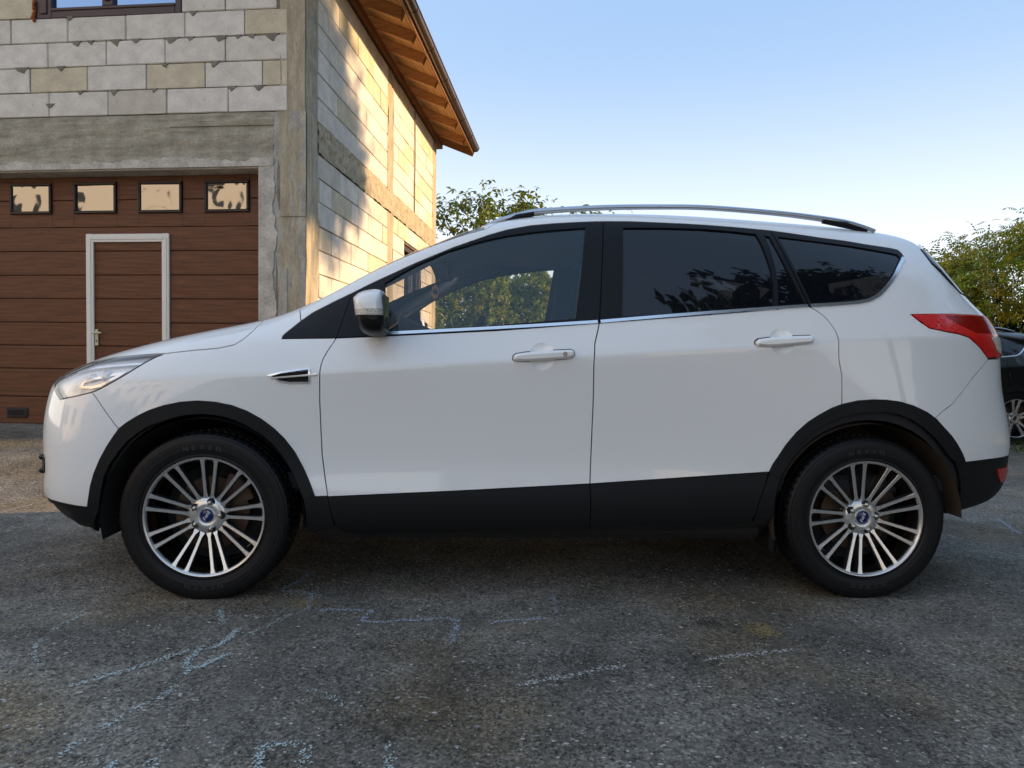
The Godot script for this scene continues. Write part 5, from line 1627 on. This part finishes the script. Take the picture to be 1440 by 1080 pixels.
# outlines of body panels and glass in the side view
const OUTLINE := {
	"front_bumper": [-.635, .786, -.548, .800, -.464, .820, -.430, .785, -.400, .748, -.341, .678, -.352, .660, -.387, .609, -.418, .554, -.443, .499, -.460, .447, -.468, .409, -.481, .358, -.534, .360, -.590, .364, -.698, .368, -.840, .372, -1.300, .372, -1.300, .893, -.790, .893],
	"front_lip": [-.699, .365, -.591, .362, -.534, .358, -.481, .356, -.430, .357, -.497, .237, -.566, .239, -.582, .257, -.589, .273, -.583, .304, -.587, .330, -.632, .346, -.870, .345, -1.200, .345, -1.200, .371, -.840, .371],
	"fender": [-.464, .820, -.430, .785, -.400, .748, -.341, .678, -.311, .701, -.265, .730, -.216, .754, -.160, .773, -.095, .787, -.026, .793, .041, .789, .107, .776, .165, .754, .220, .723, .268, .686, .310, .644, .349, .592, .383, .529, .409, .472, .432, .413, .484, .415, .471, .490, .459, .575, .454, .690, .451, .804, .452, .875, .453, .912, .456, .943, .463, .969, .477, .998, .492, 1.024, .506, 1.050, .287, 1.045, .288, 1.055, .297, 1.068, .348, 1.120, .339, 1.146, .329, 1.167, .345, 1.215, .290, 1.185, .155, 1.140, .172, 1.117, .154, 1.074, .131, 1.042, .100, 1.018, .036, 1.003, -.071, .993, -.183, .979, -.215, .965, -.252, .944, -.332, .889, -.387, .857, -.435, .831, -.470, .818, -.464, .820],
	"hood": [-.705, .880, -.669, .895, -.634, .910, -.560, .942, -.424, .962, -.268, .975, -.183, .979, -.071, .993, .036, 1.003, .100, 1.018, .131, 1.042, .154, 1.074, .172, 1.117, .155, 1.140, .290, 1.185, .120, 1.170, .030, 1.142, -.020, 1.300, -1.300, 1.300, -1.300, .894, -.790, .894],
	"headlight": [-.705, .880, -.669, .895, -.634, .910, -.560, .942, -.424, .962, -.268, .975, -.183, .979, -.215, .965, -.252, .944, -.332, .889, -.387, .857, -.435, .831, -.470, .818, -.548, .800, -.635, .786, -.792, .890],
	"front_door": [.506, 1.050, .492, 1.024, .477, .998, .463, .969, .456, .943, .453, .912, .452, .875, .451, .804, .454, .690, .459, .575, .471, .490, .484, .413, .993, .438, 1.540, .469, 1.545, .640, 1.548, .815, 1.547, .959, 1.552, 1.039, 1.564, 1.083, 1.575, 1.125, 1.159, 1.089, .707, 1.061],
	"rear_door": [1.575, 1.125, 1.564, 1.083, 1.552, 1.039, 1.547, .959, 1.548, .815, 1.545, .640, 1.540, .469, 1.892, .494, 2.276, .522, 2.278, .521, 2.293, .553, 2.311, .579, 2.344, .632, 2.387, .686, 2.432, .728, 2.481, .760, 2.527, .786, 2.571, .803, 2.568, .922, 2.555, .980, 2.552, 1.028, 2.552, 1.072, 2.548, 1.098, 2.536, 1.126, 2.523, 1.150, 2.505, 1.171, 2.480, 1.191, 2.455, 1.206, 2.039, 1.167],
	"front_door_cladding": [.484, .413, .993, .438, 1.540, .469, 1.545, .288, 1.051, .269, .615, .255, .572, .256, .534, .268, .512, .295, .500, .335, .492, .370],
	"rear_door_cladding": [1.540, .469, 1.892, .494, 2.276, .522, 2.270, .503, 2.265, .483, 2.237, .397, 2.227, .343, 2.212, .317, 2.182, .302, 1.545, .288],
	"fender_cladding": [.388, .407, .432, .413, .484, .413, .492, .370, .500, .335, .509, .295, .397, .288, .396, .358],
	"rear_sill_cladding": [2.278, .520, 2.320, .524, 2.315, .471, 2.304, .412, 2.307, .327, 2.220, .311, 2.227, .343, 2.237, .397, 2.265, .483],
	"front_arch": [-.481, .358, -.468, .409, -.460, .447, -.443, .499, -.418, .554, -.387, .609, -.352, .660, -.311, .701, -.265, .730, -.216, .754, -.160, .773, -.095, .787, -.026, .793, .041, .789, .107, .776, .165, .754, .220, .723, .268, .686, .310, .644, .349, .592, .383, .529, .409, .472, .432, .413, .388, .407, .368, .455, .341, .518, .307, .574, .268, .623, .227, .660, .178, .691, .129, .717, .077, .733, .027, .741, -.026, .744, -.095, .734, -.160, .714, -.216, .692, -.265, .662, -.305, .629, -.340, .587, -.373, .541, -.398, .492, -.415, .425, -.431, .351, -.507, .236],
	"rear_arch": [2.278, .521, 2.293, .553, 2.311, .579, 2.344, .632, 2.387, .686, 2.432, .728, 2.481, .760, 2.527, .786, 2.571, .803, 2.636, .818, 2.698, .823, 2.760, .822, 2.820, .815, 2.878, .799, 2.936, .774, 2.976, .748, 3.017, .709, 3.054, .675, 3.084, .640, 3.112, .600, 3.132, .563, 3.085, .559, 3.043, .590, 3.009, .632, 2.971, .671, 2.917, .713, 2.862, .745, 2.812, .764, 2.759, .774, 2.694, .775, 2.628, .767, 2.567, .752, 2.511, .728, 2.462, .698, 2.417, .657, 2.380, .621, 2.352, .583, 2.332, .539, 2.320, .495],
	"corner_trim": [.287, 1.045, .288, 1.055, .297, 1.068, .348, 1.120, .392, 1.156, .472, 1.201, .550, 1.241, .506, 1.050],
	"front_frame": [.550, 1.241, .637, 1.288, .724, 1.331, .809, 1.374, .895, 1.413, .970, 1.447, 1.048, 1.477, 1.121, 1.506, 1.197, 1.531, 1.299, 1.553, 1.405, 1.565, 1.514, 1.574, 1.617, 1.580, 1.575, 1.125, 1.159, 1.089, .707, 1.061, .506, 1.050],
	"rear_frame": [1.617, 1.580, 1.733, 1.582, 1.843, 1.580, 2.054, 1.574, 2.208, 1.566, 2.361, 1.555, 2.455, 1.206, 2.039, 1.167, 1.575, 1.125],
	"quarter_frame": [2.361, 1.555, 2.472, 1.541, 2.582, 1.526, 2.700, 1.513, 2.796, 1.498, 2.904, 1.485, 2.936, 1.478, 2.945, 1.462, 2.947, 1.444, 2.921, 1.411, 2.893, 1.383, 2.852, 1.339, 2.813, 1.297, 2.784, 1.271, 2.757, 1.251, 2.732, 1.240, 2.701, 1.230, 2.606, 1.217, 2.455, 1.206],
	"glass1": [.686, 1.283, .755, 1.329, .819, 1.367, .946, 1.428, 1.097, 1.478, 1.203, 1.503, 1.300, 1.519, 1.418, 1.534, 1.536, 1.545, 1.515, 1.378, 1.491, 1.223, 1.478, 1.141, 1.159, 1.111, .714, 1.078],
	"glass2": [1.701, 1.549, 1.870, 1.553, 2.049, 1.552, 2.186, 1.544, 2.290, 1.534, 2.303, 1.493, 2.310, 1.452, 2.321, 1.367, 2.319, 1.297, 2.306, 1.207, 1.981, 1.178, 1.670, 1.153],
	"glass3": [2.327, 1.527, 2.349, 1.522, 2.388, 1.378, 2.437, 1.219, 2.325, 1.208, 2.339, 1.297, 2.342, 1.377, 2.337, 1.460],
	"glass4": [2.385, 1.523, 2.574, 1.504, 2.723, 1.486, 2.891, 1.459, 2.919, 1.453, 2.925, 1.439, 2.899, 1.407, 2.859, 1.362, 2.805, 1.303, 2.772, 1.273, 2.729, 1.254, 2.651, 1.238, 2.467, 1.218],
	"rear_bumper": [2.975, .748, 3.018, .780, 3.061, .806, 3.118, .860, 3.175, .917, 3.278, .997, 3.337, .999, 3.420, .995, 3.480, .970, 3.800, .970, 3.800, .600, 3.450, .600, 3.455, .570, 3.276, .567, 3.134, .561, 3.112, .600, 3.084, .640, 3.054, .675, 3.017, .709, 2.976, .748],
	"rear_lip": [3.085, .557, 3.134, .560, 3.276, .565, 3.456, .568, 3.450, .597, 3.800, .597, 3.800, .440, 3.470, .440, 3.444, .429, 3.422, .404, 3.353, .369, 3.230, .349, 3.100, .326, 3.121, .363, 3.130, .432, 3.117, .488, 3.102, .528],
	"tail_light": [2.892, 1.180, 2.957, 1.183, 3.103, 1.187, 3.348, 1.188, 3.387, 1.147, 3.420, 1.150, 3.450, 1.090, 3.450, 1.030, 3.420, 1.000, 3.360, 1.007, 3.278, 1.001, 3.216, 1.050, 3.155, 1.088, 3.102, 1.101, 3.047, 1.108, 2.961, 1.123, 2.921, 1.153, 2.892, 1.180],
	"quarter_panel": [.348, 1.120, .392, 1.156, .472, 1.201, .550, 1.241, .637, 1.288, .724, 1.331, .809, 1.374, .895, 1.413, .970, 1.447, 1.048, 1.477, 1.121, 1.506, 1.197, 1.531, 1.299, 1.553, 1.405, 1.565, 1.514, 1.574, 1.617, 1.580, 1.733, 1.582, 1.843, 1.580, 2.054, 1.574, 2.208, 1.566, 2.361, 1.555, 2.472, 1.541, 2.582, 1.526, 2.700, 1.513, 2.796, 1.498, 2.904, 1.485, 2.936, 1.478, 2.945, 1.462, 2.947, 1.444, 2.921, 1.411, 2.893, 1.383, 2.852, 1.339, 2.813, 1.297, 2.784, 1.271, 2.757, 1.251, 2.732, 1.240, 2.701, 1.230, 2.606, 1.217, 2.455, 1.206, 2.480, 1.191, 2.505, 1.171, 2.523, 1.150, 2.536, 1.126, 2.548, 1.098, 2.552, 1.072, 2.552, 1.028, 2.555, .980, 2.568, .922, 2.571, .803, 2.636, .818, 2.698, .823, 2.760, .822, 2.820, .815, 2.878, .799, 2.936, .774, 2.976, .748, 3.018, .780, 3.061, .806, 3.118, .860, 3.175, .917, 3.278, .997, 3.216, 1.050, 3.155, 1.088, 3.102, 1.101, 3.047, 1.108, 2.961, 1.123, 2.921, 1.153, 2.892, 1.180, 2.957, 1.183, 3.103, 1.187, 3.348, 1.188, 3.311, 1.231, 3.259, 1.281, 3.206, 1.289, 3.155, 1.335, 3.087, 1.418, 3.071, 1.494, 3.052, 1.523, 3.045, 1.547, 3.050, 1.565, 2.907, 1.591, 2.764, 1.603, 2.625, 1.613, 2.479, 1.621, 2.339, 1.628, 2.195, 1.635, 2.056, 1.640, 1.912, 1.643, 1.769, 1.644, 1.626, 1.642, 1.486, 1.637, 1.343, 1.626, 1.199, 1.602, 1.101, 1.534, 1.017, 1.509, .936, 1.479, .853, 1.446, .771, 1.411, .690, 1.373, .606, 1.330, .525, 1.285, .443, 1.240, .361, 1.198, .345, 1.215, .329, 1.167, .339, 1.146],
	"roof": [1.101, 1.534, 1.199, 1.602, 1.343, 1.626, 1.486, 1.637, 1.626, 1.642, 1.769, 1.644, 1.912, 1.643, 2.056, 1.640, 2.195, 1.635, 2.339, 1.628, 2.479, 1.621, 2.625, 1.613, 2.764, 1.603, 2.907, 1.591, 3.050, 1.565, 3.045, 1.547, 3.052, 1.523, 3.071, 1.494, 3.140, 1.497, 3.600, 1.485, 3.600, 1.900, .980, 1.900],
	"windscreen": [.345, 1.215, .361, 1.198, .443, 1.240, .525, 1.285, .606, 1.330, .690, 1.373, .771, 1.411, .853, 1.446, .936, 1.479, 1.017, 1.509, 1.101, 1.534, .980, 1.900, -.020, 1.900, -.020, 1.300, .030, 1.142, .120, 1.170, .290, 1.185],
	"rear_window": [3.071, 1.494, 3.087, 1.418, 3.155, 1.335, 3.206, 1.289, 3.259, 1.281, 3.360, 1.275, 3.700, 1.270, 3.700, 1.485, 3.140, 1.497],
	"tailgate": [3.259, 1.281, 3.311, 1.231, 3.348, 1.188, 3.387, 1.147, 3.420, 1.150, 3.450, 1.090, 3.450, 1.030, 3.420, 1.000, 3.480, .970, 3.900, .970, 3.900, 1.270, 3.360, 1.275],
}

# chalk strokes on the asphalt: colour, density, points (x, z)
const CHALK := [
	["cyan", 1.00, [-0.97, -2.47, -0.97, -2.42, -0.97, -2.37, -0.98, -2.33, -0.99, -2.30]],
	["cyan", 1.00, [-0.92, -2.26, -0.95, -2.20, -0.96, -2.17, -0.98, -2.15]],
	["cyan", 0.70, [-1.03, -2.32, -1.03, -2.26, -1.03, -2.21, -0.99, -2.12]],
	["cyan", 0.60, [-1.28, -2.03, -1.24, -2.07, -1.20, -2.11, -1.15, -2.16, -1.11, -2.22, -1.06, -2.28]],
	["cyan", 0.30, [-1.62, -2.44, -1.62, -2.50, -1.61, -2.56, -1.60, -2.61]],
	["cyan", 0.50, [-1.12, -2.67, -1.09, -2.61, -1.05, -2.52]],
	["blue", 0.50, [-1.05, -3.20, -0.97, -3.18, -0.91, -3.14, -0.91, -3.07, -0.92, -3.00, -0.96, -2.92, -0.95, -2.88, -0.88, -2.87, -0.81, -2.85, -0.80, -2.76, -0.78, -2.66]],
	["blue", 0.55, [-0.74, -2.66, -0.68, -2.67, -0.62, -2.67, -0.53, -2.67, -0.54, -2.62, -0.55, -2.56, -0.47, -2.55, -0.40, -2.57, -0.31, -2.58, -0.23, -2.60, -0.20, -2.57, -0.19, -2.51, -0.20, -2.45, -0.19, -2.38]],
	["blue", 0.50, [-0.07, -2.55, -0.03, -2.57, 0.01, -2.58, 0.05, -2.59, 0.10, -2.60, 0.14, -2.61]],
	["blue", 0.30, [0.18, -2.65, 0.18, -2.77, 0.18, -2.93]],
	["cyan", 0.25, [-0.92, -2.42, -0.87, -2.52, -0.83, -2.63]],
	["cyan", 0.35, [-0.98, -2.03, -0.99, -1.98, -1.00, -1.95, -1.02, -1.91, -1.03, -1.88, -1.05, -1.83, -1.06, -1.78]],
	["cyan", 0.60, [-1.08, -1.72, -1.08, -1.69, -1.09, -1.66]],
	["cyan", 0.70, [-0.94, -1.64, -0.94, -1.62, -0.93, -1.60]],
	["cyan", 0.70, [-0.85, -1.65, -0.84, -1.62, -0.83, -1.60]],
	["cyan", 0.70, [-0.58, -1.60, -0.60, -1.65, -0.61, -1.68, -0.61, -1.71, -0.57, -1.73]],
	["cyan", 0.40, [-0.57, -1.73, -0.52, -1.72, -0.50, -1.69, -0.49, -1.65, -0.49, -1.62]],
	["cyan", 0.25, [-1.60, -2.36, -1.58, -2.30, -1.54, -2.23, -1.46, -2.15]],
	["white", 0.50, [-3.15, -4.27, -3.15, -4.40, -3.12, -4.52, -3.10, -4.63]],
	["blue", 0.70, [3.12, -4.44, 3.08, -4.32, 3.02, -4.17, 2.98, -4.04]],
	["white", 0.45, [0.64, -2.25, 0.72, -2.28, 0.85, -2.31, 0.97, -2.35]],
	["white", 0.50, [0.03, -2.06, 0.12, -2.10, 0.21, -2.13, 0.29, -2.18, 0.38, -2.20]],
	["pink", 0.30, [0.57, -2.95, 0.70, -2.98, 0.88, -3.02]],
	["cyan", 0.35, [-0.30, -1.73, -0.29, -1.67, -0.28, -1.62]],
	["cyan", 0.20, [-0.58, -2.02, -0.53, -1.99, -0.44, -1.91]],
	["tan", 6.00, [0.930, -2.561, 0.930, -2.473]],
	["tan", 5.00, [-0.831, -2.764, -0.786, -2.716]],
	["dark", 5.00, [0.730, -2.583, 0.776, -2.578]],
	["dark", 2.50, [-1.050, -2.676, -1.028, -2.661]],
]
